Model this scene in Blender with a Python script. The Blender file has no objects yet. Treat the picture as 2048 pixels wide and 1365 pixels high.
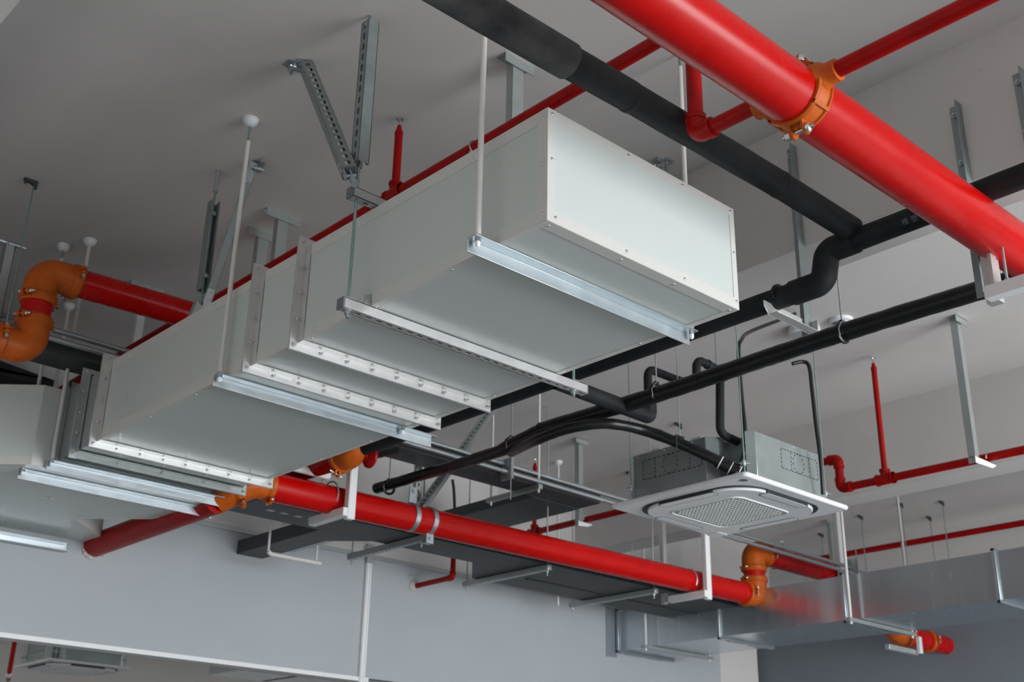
import bpy, bmesh, math, random
from mathutils import Vector as V, Matrix, Quaternion
random.seed(7)
sc = bpy.context.scene
COL = sc.collection
PI = math.pi
def R(d): return math.radians(d)

# ------------------------------------------------------------------ camera
F = 2401.0
YAW, PIT, ROLL = R(47.77), R(22.81), R(1.135)
CAM = V((0, 0, 1.6))
fw = V((math.cos(YAW)*math.cos(PIT), math.sin(YAW)*math.cos(PIT), math.sin(PIT)))
r0 = V((math.sin(YAW), -math.cos(YAW), 0)); u0 = r0.cross(fw)
rt = r0*math.cos(ROLL) + u0*math.sin(ROLL); up = u0*math.cos(ROLL) - r0*math.sin(ROLL)
cd = bpy.data.cameras.new('camera'); co = bpy.data.objects.new('camera', cd); COL.objects.link(co)
cd.sensor_width = 36; cd.lens = F/2048*36; cd.clip_start = .05; cd.clip_end = 100
M = Matrix((rt, up, -fw)).transposed().to_4x4(); M.translation = CAM
co.matrix_world = M
cd.dof.use_dof = True; cd.dof.focus_distance = 4.2; cd.dof.aperture_fstop = 5.0
sc.camera = co
def A(px, py, **k):
    """the point of the sight line through pixel (px,py) that lies at the given world x, y or z"""
    v = fw + rt*((px-1024)/F) - up*((py-682.5)/F)
    (a, val), = k.items(); i = 'xyz'.index(a)
    return CAM + v*((val-CAM[i])/v[i])

# ------------------------------------------------------------------ light
sc.view_settings.view_transform = 'Standard'; sc.view_settings.look = 'None'
sc.view_settings.gamma = 1; sc.view_settings.use_curve_mapping = False
sc.view_settings.exposure = -0.25
w = bpy.data.worlds.new('sky'); sc.world = w; w.use_nodes = True
nt = w.node_tree   # pale overcast sky above, darker street below the horizon
tc = nt.nodes.new('ShaderNodeTexCoord'); sx = nt.nodes.new('ShaderNodeSeparateXYZ'); mr = nt.nodes.new('ShaderNodeMapRange'); mx = nt.nodes.new('ShaderNodeMix'); mx.data_type = 'RGBA'
mr.inputs[1].default_value = -.05; mr.inputs[2].default_value = .05
mx.inputs[6].default_value = (.40, .40, .39, 1); mx.inputs[7].default_value = (1.08, 1.16, 1.22, 1)
nt.links.new(tc.outputs['Generated'], sx.inputs[0]); nt.links.new(sx.outputs[2], mr.inputs[0]); nt.links.new(mr.outputs[0], mx.inputs[0]); nt.links.new(mx.outputs[2], nt.nodes['Background'].inputs[0])
w.node_tree.nodes['Background'].inputs[1].default_value = 2.3
def area(name, loc, rot, sx, sy, power, col):
    l = bpy.data.lights.new(name, 'AREA'); l.shape = 'RECTANGLE'; l.size = sx; l.size_y = sy; l.energy = power; l.color = col
    o = bpy.data.objects.new(name, l); COL.objects.link(o); o.location = loc; o.rotation_euler = rot
    return o
# daylight through the tall glazing on the street side (-y), seen in the photo as the light on every face turned that way
area('window_daylight', (6.5, -5.9, 2.0), (R(90), 0, 0), 5.8, 3.6, 1120, (.93, .97, 1))
sl = bpy.data.lights.new('bounce_sun', 'SUN'); sl.energy = 20.0; sl.angle = R(4); sl.color = (1, .96, .90)  # added lamp: lights the floor so it bounces light up to the ceiling
so = bpy.data.objects.new('bounce_sun', sl); COL.objects.link(so); so.rotation_euler = V((.38, .85, -.50)).to_track_quat('-Z', 'Y').to_euler()

# ------------------------------------------------------------------ materials
MATS = {}
def mat(name, col, rough=.5, metal=0., spec=.5, coat=0., n=None, bump=0., nscale=8., var=.0, rvar=.0, kind='noise', stretch=None, col2=None):
    if name in MATS: return MATS[name]
    m = bpy.data.materials.new(name); m.use_nodes = True; nt = m.node_tree; b = nt.nodes['Principled BSDF']
    b.inputs['Base Color'].default_value = (*col, 1); b.inputs['Roughness'].default_value = rough
    b.inputs['Metallic'].default_value = metal; b.inputs['Specular IOR Level'].default_value = spec
    b.inputs['Coat Weight'].default_value = coat; b.inputs['Coat Roughness'].default_value = .15
    if var or rvar or bump or col2:
        tc = nt.nodes.new('ShaderNodeTexCoord'); mp = nt.nodes.new('ShaderNodeMapping'); nt.links.new(tc.outputs['Object'], mp.inputs[0])
        if stretch: mp.inputs['Scale'].default_value = stretch
        if kind == 'voronoi':
            t = nt.nodes.new('ShaderNodeTexVoronoi'); t.inputs['Scale'].default_value = nscale; o = t.outputs['Color']
        else:
            t = nt.nodes.new('ShaderNodeTexNoise'); t.inputs['Scale'].default_value = nscale; t.inputs['Detail'].default_value = 6; t.inputs['Roughness'].default_value = .6; o = t.outputs['Fac']
        nt.links.new(mp.outputs[0], t.inputs['Vector'])
        bw = nt.nodes.new('ShaderNodeMapRange'); nt.links.new(o, bw.inputs[0]); bw.inputs[1].default_value = .3; bw.inputs[2].default_value = .7
        if var or col2:
            mx = nt.nodes.new('ShaderNodeMix'); mx.data_type = 'RGBA'
            mx.inputs[6].default_value = (*[c*(1-var) for c in col], 1)
            mx.inputs[7].default_value = (*(col2 or [min(1, c*(1+var)) for c in col]), 1)
            nt.links.new(bw.outputs[0], mx.inputs[0]); nt.links.new(mx.outputs[2], b.inputs['Base Color'])
        if rvar:
            mr = nt.nodes.new('ShaderNodeMapRange'); nt.links.new(bw.outputs[0], mr.inputs[0])
            mr.inputs[3].default_value = rough-rvar; mr.inputs[4].default_value = rough+rvar; nt.links.new(mr.outputs[0], b.inputs['Roughness'])
        if bump:
            bp = nt.nodes.new('ShaderNodeBump'); bp.inputs['Strength'].default_value = bump; bp.inputs['Distance'].default_value = .01
            nt.links.new(o if kind != 'voronoi' else bw.outputs[0], bp.inputs['Height']); nt.links.new(bp.outputs[0], b.inputs['Normal'])
    MATS[name] = m; return m
def scuffs(m, scale=9., thr=.70, col=(.30, .29, .28, 1), st=(1, 1, 1)):
    nt = m.node_tree; b = nt.nodes['Principled BSDF']; lk = b.inputs['Base Color'].links[0]; src = lk.from_socket
    tc = nt.nodes.new('ShaderNodeTexCoord'); mp = nt.nodes.new('ShaderNodeMapping'); mp.inputs['Scale'].default_value = st
    a = nt.nodes.new('ShaderNodeTexNoise'); a.inputs['Scale'].default_value = scale; a.inputs['Detail'].default_value = 8; a.inputs['Roughness'].default_value = .7
    mr = nt.nodes.new('ShaderNodeMapRange'); mr.inputs[1].default_value = thr; mr.inputs[2].default_value = thr+.05; mx = nt.nodes.new('ShaderNodeMix'); mx.data_type = 'RGBA'; mx.inputs[7].default_value = col
    nt.links.new(tc.outputs['Object'], mp.inputs[0]); nt.links.new(mp.outputs[0], a.inputs['Vector']); nt.links.new(a.outputs['Fac'], mr.inputs[0]); nt.links.new(mr.outputs[0], mx.inputs[0]); nt.links.new(src, mx.inputs[6]); nt.links.new(mx.outputs[2], b.inputs['Base Color'])
CEIL = mat('painted plaster', (.63, .61, .595), .75, var=.04, nscale=1.3, bump=.12)
scuffs(CEIL)
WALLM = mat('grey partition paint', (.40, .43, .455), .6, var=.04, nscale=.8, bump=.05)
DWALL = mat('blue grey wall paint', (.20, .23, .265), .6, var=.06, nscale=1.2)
FLOORM = mat('concrete floor', (.22, .225, .23), .6, var=.1, nscale=2)
PANEL = mat('duct panel', (.57, .62, .60), .30, spec=.5, var=.006, rvar=.03, nscale=1.5, coat=.1)
TRIM = mat('duct edge trim', (.62, .62, .59), .42, var=.02, nscale=9)
ALU = mat('milled aluminium', (.66, .66, .65), .34, metal=.6, var=.04, rvar=.06, nscale=12)
ZINC = mat('zinc plated steel', (.50, .55, .575), .36, metal=.85, var=.04, rvar=.06, nscale=12)
GALV = mat('galvanised channel', (.44, .47, .47), .38, metal=.6, var=.05, rvar=.06, nscale=12)
GALVD = mat('galvanised duct sheet', (.58, .63, .66), .24, metal=.88, nscale=4, stretch=(1, 6, .3), var=.03, rvar=.04)
TEAL = mat('zinc threaded rod', (.30, .43, .42), .4, metal=.8, var=.2, nscale=300, stretch=(.2, .2, 3))
PVC = mat('white plastic sleeve', (.70, .68, .65), .45, var=.03, nscale=14)
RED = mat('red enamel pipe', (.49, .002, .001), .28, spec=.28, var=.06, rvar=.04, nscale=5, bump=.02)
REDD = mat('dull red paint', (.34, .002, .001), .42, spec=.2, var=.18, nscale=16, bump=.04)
ORG = mat('orange cast fitting', (.50, .095, .006), .45, spec=.3, var=.14, nscale=18, bump=.08)
BLK = mat('black foam insulation', (.007, .009, .011), .6, spec=.22, var=.0, col2=(.028, .03, .032), nscale=5, bump=.25, rvar=.1)
BLKD = mat('dusty black insulation', (.010, .012, .016), .75, spec=.3, col2=(.12, .12, .12), nscale=3.2, bump=.3)
TAPE = mat('black wrapping tape', (.005, .006, .007), .33, spec=.4, col2=(.014, .014, .015), nscale=16, bump=.35)
CABLE = mat('black cable', (.008, .010, .010), .4)
GALVP = mat('dull galvanised post', (.30, .34, .34), .45, metal=.6, var=.08, rvar=.06, nscale=14)
TRAY = mat('dark grey tray', (.055, .060, .063), .5, metal=.2, var=.08, nscale=7)
WHT = mat('white plastic panel', (.78, .80, .82), .38, var=.01, nscale=4)
WHT2 = mat('bright white plastic', (.88, .90, .90), .3)
GRILL = mat('pale grey grille', (.38, .42, .43), .5)
DARK = mat('dark recess', (.012, .02, .025), .5)
PLAS = mat('grey plastic cap', (.15, .16, .17), .5)
WHTP = mat('white painted profile', (.80, .81, .82), .4, var=.02, nscale=20)
STEEL = mat('bright bolt steel', (.72, .72, .72), .2, metal=1)
CHALK = mat('plaster patch', (.45, .44, .42), .9, var=.2, nscale=30)
BOXM = mat('zinc cabinet sheet', (.40, .46, .46), .33, metal=.75, var=.06, rvar=.06, nscale=6)
PRT = mat('pale blue print', (.12, .17, .2), .6)

# ------------------------------------------------------------------ mesh building
def basis(d):
    d = V(d).normalized(); a = V((0, 0, 1)) if abs(d.z) < .9 else V((1, 0, 0))
    x = a.cross(d).normalized(); y = d.cross(x).normalized(); return x, y, d
class MB:
    def __init__(s): s.v = []; s.f = []
    def add(s, vs, fs):
        k = len(s.v); s.v += [V(v) for v in vs]; s.f += [[i+k for i in f] for f in fs]; return s
    def box(s, a, b):
        (x0, y0, z0), (x1, y1, z1) = [min(p, q) for p, q in zip(a, b)], [max(p, q) for p, q in zip(a, b)]
        return s.add([(x0,y0,z0),(x1,y0,z0),(x1,y1,z0),(x0,y1,z0),(x0,y0,z1),(x1,y0,z1),(x1,y1,z1),(x0,y1,z1)],
                     [(3,2,1,0),(4,5,6,7),(0,1,5,4),(1,2,6,5),(2,3,7,6),(3,0,4,7)])
    def obox(s, c, ax, ay, az, hx, hy, hz):
        c = V(c); ax, ay, az = V(ax).normalized()*hx, V(ay).normalized()*hy, V(az).normalized()*hz
        return s.add([c+ax*i+ay*j+az*k for k in (-1, 1) for i, j in ((-1,-1),(1,-1),(1,1),(-1,1))],
                     [(3,2,1,0),(4,5,6,7),(0,1,5,4),(1,2,6,5),(2,3,7,6),(3,0,4,7)])
    def prism(s, poly, vec):
        n = len(poly); vec = V(vec); P = [V(p) for p in poly]
        return s.add(P+[p+vec for p in P], [list(range(n))[::-1], list(range(n, 2*n))]+[[i, (i+1) % n, n+(i+1) % n, n+i] for i in range(n)])
    def sweep(s, prof, p0, p1, ax, ay):
        """closed 2D profile (along ax, ay) swept p0 -> p1"""
        p0, p1, ax, ay = V(p0), V(p1), V(ax).normalized(), V(ay).normalized()
        return s.prism([p0+ax*a+ay*b for a, b in prof], p1-p0)
    def cyl(s, p0, p1, r, r2=None, n=20, cap=True):
        p0, p1 = V(p0), V(p1); x, y, d = basis(p1-p0); r2 = r if r2 is None else r2
        vs = [p0+(x*math.cos(a)+y*math.sin(a))*r for a in [2*PI*i/n for i in range(n)]]+[p1+(x*math.cos(a)+y*math.sin(a))*r2 for a in [2*PI*i/n for i in range(n)]]
        fs = [[i, (i+1) % n, n+(i+1) % n, n+i] for i in range(n)]
        if cap: fs += [list(range(n))[::-1], list(range(n, 2*n))]
        return s.add(vs, fs)
    def lathe(s, o, d, prof, n=24):
        """prof: (distance along d, radius)"""
        o = V(o); x, y, d = basis(d); vs = []; fs = []; m = len(prof)
        for t, r in prof:
            vs += [o+d*t+(x*math.cos(2*PI*i/n)+y*math.sin(2*PI*i/n))*max(r, 1e-5) for i in range(n)]
        for j in range(m-1):
            fs += [[j*n+i, j*n+(i+1) % n, (j+1)*n+(i+1) % n, (j+1)*n+i] for i in range(n)]
        fs += [list(range(n))[::-1], list(range((m-1)*n, m*n))]
        return s.add(vs, fs)
    def dome(s, o, d, r, h=None, n=12):
        h = h or r; return s.lathe(o, d, [(h*math.sin(a), r*math.cos(a)) for a in [i*PI/2/5 for i in range(6)]], n)
    def hexn(s, o, d, r, h): return s.cyl(o, V(o)+V(d).normalized()*h, r, n=6)
    def path(s, pts, r, bend=0., n=20, seg=7, rs=None, cap=True, wob=0.):
        P = [V(p) for p in pts]; Q = []; rr = []
        if not rs: rs = [r]*len(P)
        for i, p in enumerate(P):
            if i in (0, len(P)-1) or bend <= 0: Q.append(p); rr.append(rs[i]); continue
            a, b = (P[i-1]-p), (P[i+1]-p); al, bl = a.length, b.length; a.normalize(); b.normalize()
            ang = a.angle(b)
            if ang > R(178): Q.append(p); rr.append(rs[i]); continue
            t = min(bend/math.tan(ang/2), al*.49, bl*.49); rad = t*math.tan(ang/2)
            c = p+(a+b).normalized()*(rad/math.sin(ang/2)); v0 = p+a*t-c; v1 = p+b*t-c
            tot = v0.angle(v1); axn = v0.cross(v1).normalized()
            for k in range(seg+1): Q.append(c+Quaternion(axn, tot*k/seg) @ v0); rr.append(rs[i])
        return s.rings(Q, rr, n, cap, wob)
    def rings(s, Q, rr, n=20, cap=True, wob=0.):
        T = []
        for i in range(len(Q)):
            a = (Q[i]-Q[i-1]).normalized() if i else None; b = (Q[i+1]-Q[i]).normalized() if i < len(Q)-1 else None
            T.append(((a or b)+(b or a)).normalized())
        x, y, _ = basis(T[0]); vs = []; fs = []
        for i, q in enumerate(Q):
            if i:
                x = (x-T[i]*x.dot(T[i])).normalized()
            y = T[i].cross(x).normalized()
            k = 1.
            if 0 < i < len(Q)-1:   # mitre: keep the tube round through a corner
                c = (Q[i]-Q[i-1]).normalized().dot(T[i]); k = 1/max(.5, c)
                bi = ((Q[i]-Q[i-1]).normalized()-(Q[i+1]-Q[i]).normalized())
                bi = bi.normalized() if bi.length > 1e-4 else None
            else: bi = None
            for j in range(n):
                a = 2*PI*j/n; o = (x*math.cos(a)+y*math.sin(a))*(rr[i]*(1+random.uniform(-wob, wob)))
                if bi: o = o+bi*(o.dot(bi)*(k-1))
                vs.append(q+o)
        for i in range(len(Q)-1):
            fs += [[i*n+j, i*n+(j+1) % n, (i+1)*n+(j+1) % n, (i+1)*n+j] for j in range(n)]
        if cap: fs += [list(range(n))[::-1], list(range((len(Q)-1)*n, len(Q)*n))]
        return s.add(vs, fs)
    def centre(s):
        lo = [min(v[i] for v in s.v) for i in range(3)]; hi = [max(v[i] for v in s.v) for i in range(3)]
        return V([(a+b)/2 for a, b in zip(lo, hi)])
    def mesh(s, name, m, o, ang=40):
        me = bpy.data.meshes.new(name); me.from_pydata([v-o for v in s.v], [], s.f); me.materials.append(m)
        bm = bmesh.new(); bm.from_mesh(me); bmesh.ops.recalc_face_normals(bm, faces=bm.faces); bm.to_mesh(me); bm.free()
        me.polygons.foreach_set('use_smooth', [True]*len(me.polygons)); me.set_sharp_from_angle(angle=R(ang)); me.update()
        return me
ORI = {}
def thing(name, label, cat, loc, group=None):
    o = bpy.data.objects.new(name, None); COL.objects.link(o); o.location = V(loc); o.empty_display_size = .1
    o['label'] = label; o['category'] = cat
    if group: o['group'] = group
    ORI[o.name] = V(loc); return o
def part(name, mb, m, parent, label=None, bevel=0):
    o0 = ORI[parent.name]; o = bpy.data.objects.new(name, mb.mesh(name, m, o0)); COL.objects.link(o); o.parent = parent
    ORI[o.name] = o0
    if label: o['label'] = label
    if bevel: bev(o, bevel)
    return o
def solo(name, mb, m, label, cat, group=None, kind=None, bevel=0):
    c = mb.centre(); o = bpy.data.objects.new(name, mb.mesh(name, m, c)); COL.objects.link(o); o.location = c; ORI[o.name] = c
    if label: o['label'] = label; o['category'] = cat
    if group: o['group'] = group
    if kind: o['kind'] = kind
    if bevel: bev(o, bevel)
    return o
def struct(name, mb, m, bevel=0): return solo(name, mb, m, None, None, kind='structure', bevel=bevel)
def bev(o, wd, seg=2):
    b = o.modifiers.new('bevel', 'BEVEL'); b.width = wd; b.segments = seg; b.limit_method = 'ANGLE'; b.angle_limit = R(40)
def inst(src, parent, off, rot=None):
    """another copy of a small part (its mesh is centred on its own origin)"""
    o = bpy.data.objects.new(src[0], src[1]); COL.objects.link(o); o.parent = parent; o.location = V(off)-ORI[parent.name]+ (V((0,0,0)))
    if rot is not None: o.rotation_euler = rot
    ORI[o.name] = V(off); return o
X, Y, Z = V((1, 0, 0)), V((0, 1, 0)), V((0, 0, 1))
def axis_rot(d): return V((0, 0, 1)).rotation_difference(V(d)).to_euler()

# ================================================================== SETTING
ZC = 4.787; ZB = 4.133; YG = 7.82
struct('floor', MB().box((-4, -9, -.1), (20, 20, 0)), FLOORM)
struct('ceiling', MB().box((-4, -6, ZC), (20, 20, ZC+.2)), CEIL)
for i, (xa, xb) in enumerate(((.62, .95), (4.235, 4.53), (7.95, 8.235), (11.66, 11.95))):
    struct('ceiling_beam', MB().box((xa, -6, ZB), (xb, YG, ZC+.02)), CEIL, bevel=.004)
struct('ceiling_girder', MB().box((-4, YG, 3.725), (11.0, 8.25, ZC+.02)), CEIL, bevel=.004)
struct('wall_back', MB().box((-4, YG+.004, 2.775), (10.06, YG+.10, 3.715)), WALLM)
struct('wall_left_light_mask', MB().box((-4.1, -6, 0), (-4, 20, .8)).box((-4.1, -6, 3.6), (-4, 20, ZC)).box((-4.1, 5, .8), (-4, 9, 3.6)), CEIL)  # unseen wall, its openings placed to set the light from the left
struct('wall_front_light_mask', MB().box((-4, -6.1, 0), (3.6, -6, ZC)).box((9.4, -6.1, 0), (20, -6, ZC)), CEIL)  # unseen wall, added to keep daylight off the left and far right bays
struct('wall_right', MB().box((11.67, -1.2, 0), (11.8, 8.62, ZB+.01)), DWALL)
struct('column', MB().box((10.93, 8.5, 0), (11.56, 8.9, ZC)), CEIL)
struct('wall_return', MB().box((10.0, 8.0, 0), (10.93, 8.12, 3.72)), CEIL)
struct('wall_rear', MB().box((-4, 19.8, 0), (20, 20, ZC)), CEIL)
# metal track along the top of the partition, pale bead along its lower edge, vertical joint profile
struct('trim_1', MB().box((-4, YG-.012, 3.70), (10.06, YG+.006, 3.735)), GALV)
struct('trim_2', MB().box((-4, YG-.014, 2.745), (5.66, YG+.115, 2.778)), WHTP, bevel=.003)
g = MB(); px0 = 5.565
g.box((px0, YG-.022, 2.0), (px0+.052, YG+.004, 3.70)).box((px0+.006, YG-.028, 2.0), (px0+.018, YG-.020, 3.70)).box((px0+.034, YG-.028, 2.0), (px0+.046, YG-.020, 3.70))
struct('trim_3', g, WHTP)
g = MB().box((px0-.004, YG-.03, 3.66), (px0+.058, YG+.0, 3.81)); g.dome((px0-.012, YG-.02, 3.78), -Y, .012).dome((px0+.066, YG-.02, 3.70), -Y, .01)
struct('trim_4', g, GALV)

# ================================================================== profiles
def angle_bar(p0, p1, a, b, wa=.05, wb=.05, t=.004):
    """L section: legs along a and b from the heel line p0-p1"""
    return MB().sweep([(0, 0), (wa, 0), (wa, t), (t, t), (t, wb), (0, wb)], p0, p1, a, b)
def slotted(p0, p1, back, size=.041, t=.0025, slot=(.028, .013), pitch=.05, slots=True, lead=.03):
    """C channel p0->p1 whose slotted back looks towards `back`; p0-p1 runs on the outer back face centre line"""
    p0, p1, back = V(p0), V(p1), V(back); d = (p1-p0); L = d.length; d.normalize()
    back = (back-d*back.dot(d)).normalized(); s = d.cross(back).normalized(); h = size/2; inn = -back
    m = MB()
    for sg in (-1, 1):
        q0 = p0+s*sg*(h-t/2); m.obox(q0+d*L/2+inn*size/2, d, s, inn, L/2, t/2, size/2)
        m.obox(p0+s*sg*(h-.0045)+inn*(size-t/2)+d*L/2, d, s, inn, L/2, .0045, t/2)
        m.obox(p0+s*sg*(h-.0085)+inn*(size-.006)+d*L/2, d, s, inn, L/2, t/2, .006)
    if not slots:
        m.obox(p0+d*L/2+inn*t/2, d, s, inn, L/2, h, t/2)
    else:
        sw = slot[1]/2
        for sg in (-1, 1): m.obox(p0+s*sg*(sw+(h-sw)/2)+d*L/2+inn*t/2, d, s, inn, L/2, (h-sw)/2, t/2)
        q = 0.; c = lead
        while q < L-1e-4:
            e = min(c-slot[0]/2, L)
            if e > q: m.obox(p0+d*(q+e)/2+inn*t/2, d, s, inn, (e-q)/2, sw, t/2)
            for sg, cc in ((-1, c-slot[0]/2), (1, c+slot[0]/2)):   # rounded slot ends
                if cc < L:
                    for k in (-1, 1): m.prism([p0+d*cc+s*k*sw, p0+d*(cc-sg*.005)+s*k*sw, p0+d*cc+s*k*(sw-.005)], inn*t)
            q = c+slot[0]/2; c += pitch
            if q > L: break
    return m
def rod(p0, p1, r=.005, n=10): return MB().cyl(p0, p1, r, n=n)
def cup(x, y, r=.036):
    m = MB(); m.lathe((x, y, ZC), -Z, [(0, r*1.08), (.006, r*1.08), (.008, r)]+[(.008+r*.95*math.sin(a), r*math.cos(a)) for a in [i*PI/2/6 for i in range(1, 6)]], 24)
    return m

# ================================================================== MAIN INSULATED DUCT
DX0, DX1, DZ0, DZ1, DY0 = 2.39, 3.395, 3.477, 3.905, 2.475
duct = thing('insulated_duct', 'long white insulated panel duct with screwed edge strips hanging in the middle', 'duct', ((DX0+DX1)/2, DY0, DZ0))
rivet = ('rivet', MB().dome((0, 0, 0), Z, .0065, .004, 10).mesh('rivet', STEEL, V((0, 0, 0))))
screw = ('screw', MB().dome((0, 0, 0), Z, .0042, .0035, 8).mesh('screw', STEEL, V((0, 0, 0))))
bm_ = MB().cyl((0, 0, -.004), (0, 0, .018), .0045, n=8).hexn((0, 0, 0), Z, .0085, .007); bolt = ('bolt', bm_.mesh('bolt', STEEL, V((0, 0, 0))))
secs = [(2.475, 3.925), (3.935, 4.285), (4.295, 5.775)]
for k, (ya, yb) in enumerate(secs):
    s_ = part('duct_section', MB().box((DX0, ya, DZ0), (DX1, yb, DZ1)), PANEL, duct)
    t, wv, e = .0022, .048, .028
    m = MB()
    for z0, z1, o in ((DZ0, DZ0+wv, -1), (DZ1-wv, DZ1, 1)):
        for x, sx in ((DX0, -1), (DX1, 1)):
            m.box((x+sx*t, ya, z0-(t if o < 0 else 0)), (x, yb, z1+(t if o > 0 else 0)))
        zz = DZ0 if o < 0 else DZ1
        for xa, xb in ((DX0, DX0+e), (DX1-e, DX1)): m.box((xa, ya, zz+o*t), (xb, yb, zz))
    if k == 0:
        f = DY0
        # side and bottom returns of the front frame
        for x, sx in ((DX0, -1), (DX1, 1)): m.box((x+sx*t*1.3, f, DZ0), (x, f+.046, DZ1))
        for z, sz in ((DZ0, -1), (DZ1, 1)): m.box((DX0, f, z+sz*t*1.3), (DX1, f+.05, z))
        m.box((DX0-t, f-t, DZ0-t), (DX0+.032, f, DZ1+t)).box((DX1-.026, f-t, DZ0-t), (DX1+t, f, DZ1+t))
        m.box((DX0+.032, f-t, DZ0-t), (DX1-.026, f, DZ0+.042)).box((DX0+.032, f-t, DZ1-.034), (DX1-.026, f, DZ1+t))
    part('edge_trim', m, TRIM, duct)
    rows = []
    yy = ya+.38
    while yy < yb-.12:
        rows += [((DX0-t, yy, DZ1-.022), -X), ((DX0-t, yy+.07, DZ0+.022), -X), ((DX0+.016, yy+.12, DZ0-t), -Z), ((DX1-.016, yy+.1, DZ0-t), -Z)]
        yy += .44
    if k == 0:
        f = DY0-t
        rows += [((DX0+a, f, DZ1-.016), -Y) for a in (.018, .40, .70, .985)] + [((DX0+a, f, DZ0+.02), -Y) for a in (.036, .38, .69)]
        rows += [((DX0+.018, f, z), -Y) for z in (DZ0+.235,)] + [((DX1-.012, f, z), -Y) for z in (DZ0+.235, DZ0+.03)]
        rows += [((DX0-t, DY0+.022, z), -X) for z in (DZ0+.03, DZ0+.22, DZ1-.03)] + [((DX0+a, DY0+.025, DZ0-t*1.4), -Z) for a in (.03, .38, .66, .98)]
    for p, d in rows: inst(rivet, duct, p, axis_rot(d))
def flange(parent, y, leg=.043, foot=.036, name='flange', m=ALU, bo=True, side=-1, x0=DX0, x1=DX1, z0=DZ0, z1=DZ1, pitch=.125):
    t = .004; g = MB()
    # standing legs (in the plane y) and feet lying on the panels towards -y
    g.box((x0-leg, y, z0-leg), (x1+leg, y+t, z0)).box((x0-leg, y, z1), (x1+leg, y+t, z1+leg)).box((x0-leg, y, z0), (x0, y+t, z1)).box((x1, y, z0), (x1+leg, y+t, z1))
    ft = .0035
    g.box((x0-ft-.003, y+side*foot, z0-.003), (x0-.003, y, z1)).box((x1+.003, y+side*foot, z0), (x1+ft+.003, y, z1))
    g.box((x0-.003, y+side*foot, z0-ft-.003), (x1, y, z0-.003)).box((x0, y+side*foot, z1+.003), (x1, y, z1+ft+.003))
    g.box((x0-leg, y-.0035, z0-leg), (x1+leg, y, z0-leg+.004)).box((x0-leg, y-.003, z0-leg), (x0-leg+.003, y, z1+leg))
    # the mate behind it
    g.box((x0-leg, y+t+.002, z0-leg), (x1+leg, y+2*t+.002, z0)).box((x0-leg, y+t+.002, z0), (x0, y+2*t+.002, z1+leg)).box((x1, y+t+.002, z0), (x1+leg, y+2*t+.002, z1+leg)).box((x0, y+t+.002, z1), (x1, y+2*t+.002, z1+leg))
    fl = part(name, g, m, parent, bevel=.0008)
    if bo:
        xx = x0-leg/2
        n = round((x1-x0+leg)/pitch)
        for i in range(n+1): inst(bolt, fl, (x0-leg/2+(x1-x0+leg)*i/n, y, z0-leg/2), axis_rot(-Y))
        n = round((z1-z0)/.108)
        for i in range(1, n+1): inst(bolt, fl, (x0-leg/2, y, z0-leg/2+(z1-z0+leg)*i/n), axis_rot(-Y))
        for i in range(3): inst(screw, fl, (x0-ft-.003, y-foot*.55, z0+.09+i*.12), axis_rot(-X))
        for i in range(7): inst(screw, fl, (x0+.09+i*.135, y-foot*.55, z0-ft-.003), axis_rot(-Z))
    return fl
flange(duct, 3.925); flange(duct, 4.285); flange(duct, 5.775)
# bright sheet-metal sleeve between the panel duct and the elbow
slv = thing('duct_sleeve', 'galvanised sheet sleeve with bolted flange bars between the two white ducts', 'duct sleeve', (2.89, 5.8, DZ0))
part('sheet_body', MB().box((DX0+.012, 5.786, DZ0+.006), (DX1-.01, 6.285, DZ1-.01)), GALV, slv)
f4 = flange(slv, 6.045, name='flange_bar', m=GALV, leg=.040, foot=.03, side=-1, x0=DX0+.01, x1=DX1-.01, z0=DZ0+.004, pitch=.25)
for z in (DZ0+.02, DZ1-.03):
    part('corner_plate', MB().prism([(DX0-.032, 6.041, z-.06), (DX0+.008, 6.041, z-.06), (DX0+.008, 6.041, z+.05), (DX0-.032, 6.041, z+.06)], (0, .003, 0)), ZINC, slv)
part('flange_bar', MB().box((DX0-.03, 6.28, DZ0-.034), (DX1+.03, 6.287, DZ0+.004)).box((DX0-.03, 6.28, DZ0), (DX0+.01, 6.287, DZ1+.03)).box((DX1, 6.28, DZ0), (DX1+.03, 6.287, DZ1+.03)).box((DX0, 6.28, DZ1), (DX1, 6.287, DZ1+.03)), GALV, slv)
# elbow duct going off to the left
EZ0, EZ1 = 3.43, 3.88
pol = [(2.262, 6.295), (3.397, 6.29), (3.275, 6.90), (2.925, 7.25), (3.272, 7.60), (3.262, 7.805), (1.15, 7.805), (1.15, 7.32)]
elb = thing('insulated_duct_elbow', 'pale grey insulated duct elbow with notched side turning left at the partition', 'duct', (2.4, 7, EZ0))
part('duct_section', MB().prism([(x, y, EZ0) for x, y in pol], (0, 0, EZ1-EZ0)), PANEL, elb)
m = MB()
def wallstrip(m, a, b, z0, z1, t=.0025):
    a, b = V((*a, 0)), V((*b, 0)); d = (b-a).normalized(); n = V((d.y, -d.x, 0))
    m.prism([a+Z*z0, b+Z*z0, b+Z*z0+n*t, a+Z*z0+n*t], (0, 0, z1-z0))
n_ = len(pol)
for i in range(n_):
    a, b = pol[i], pol[(i+1) % n_]
    if i == 5: continue
    wallstrip(m, a, b, EZ0-.002, EZ0+.045); wallstrip(m, a, b, EZ1-.045, EZ1+.002)
part('edge_trim', m, TRIM, elb)
for p in (A(97, 995, z=EZ0), A(5, 1042, z=EZ0)):
    g = MB().cyl(p, p-Z*.012, .006, n=8).obox(p-Z*.002, (1, -.3, 0), (.3, 1, 0), Z, .028, .008, .002)
    part('screw', g, STEEL, elb)
inst(rivet, elb, (2.19, 6.36, EZ1-.022), axis_rot((-.7, -.7, 0)))

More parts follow.
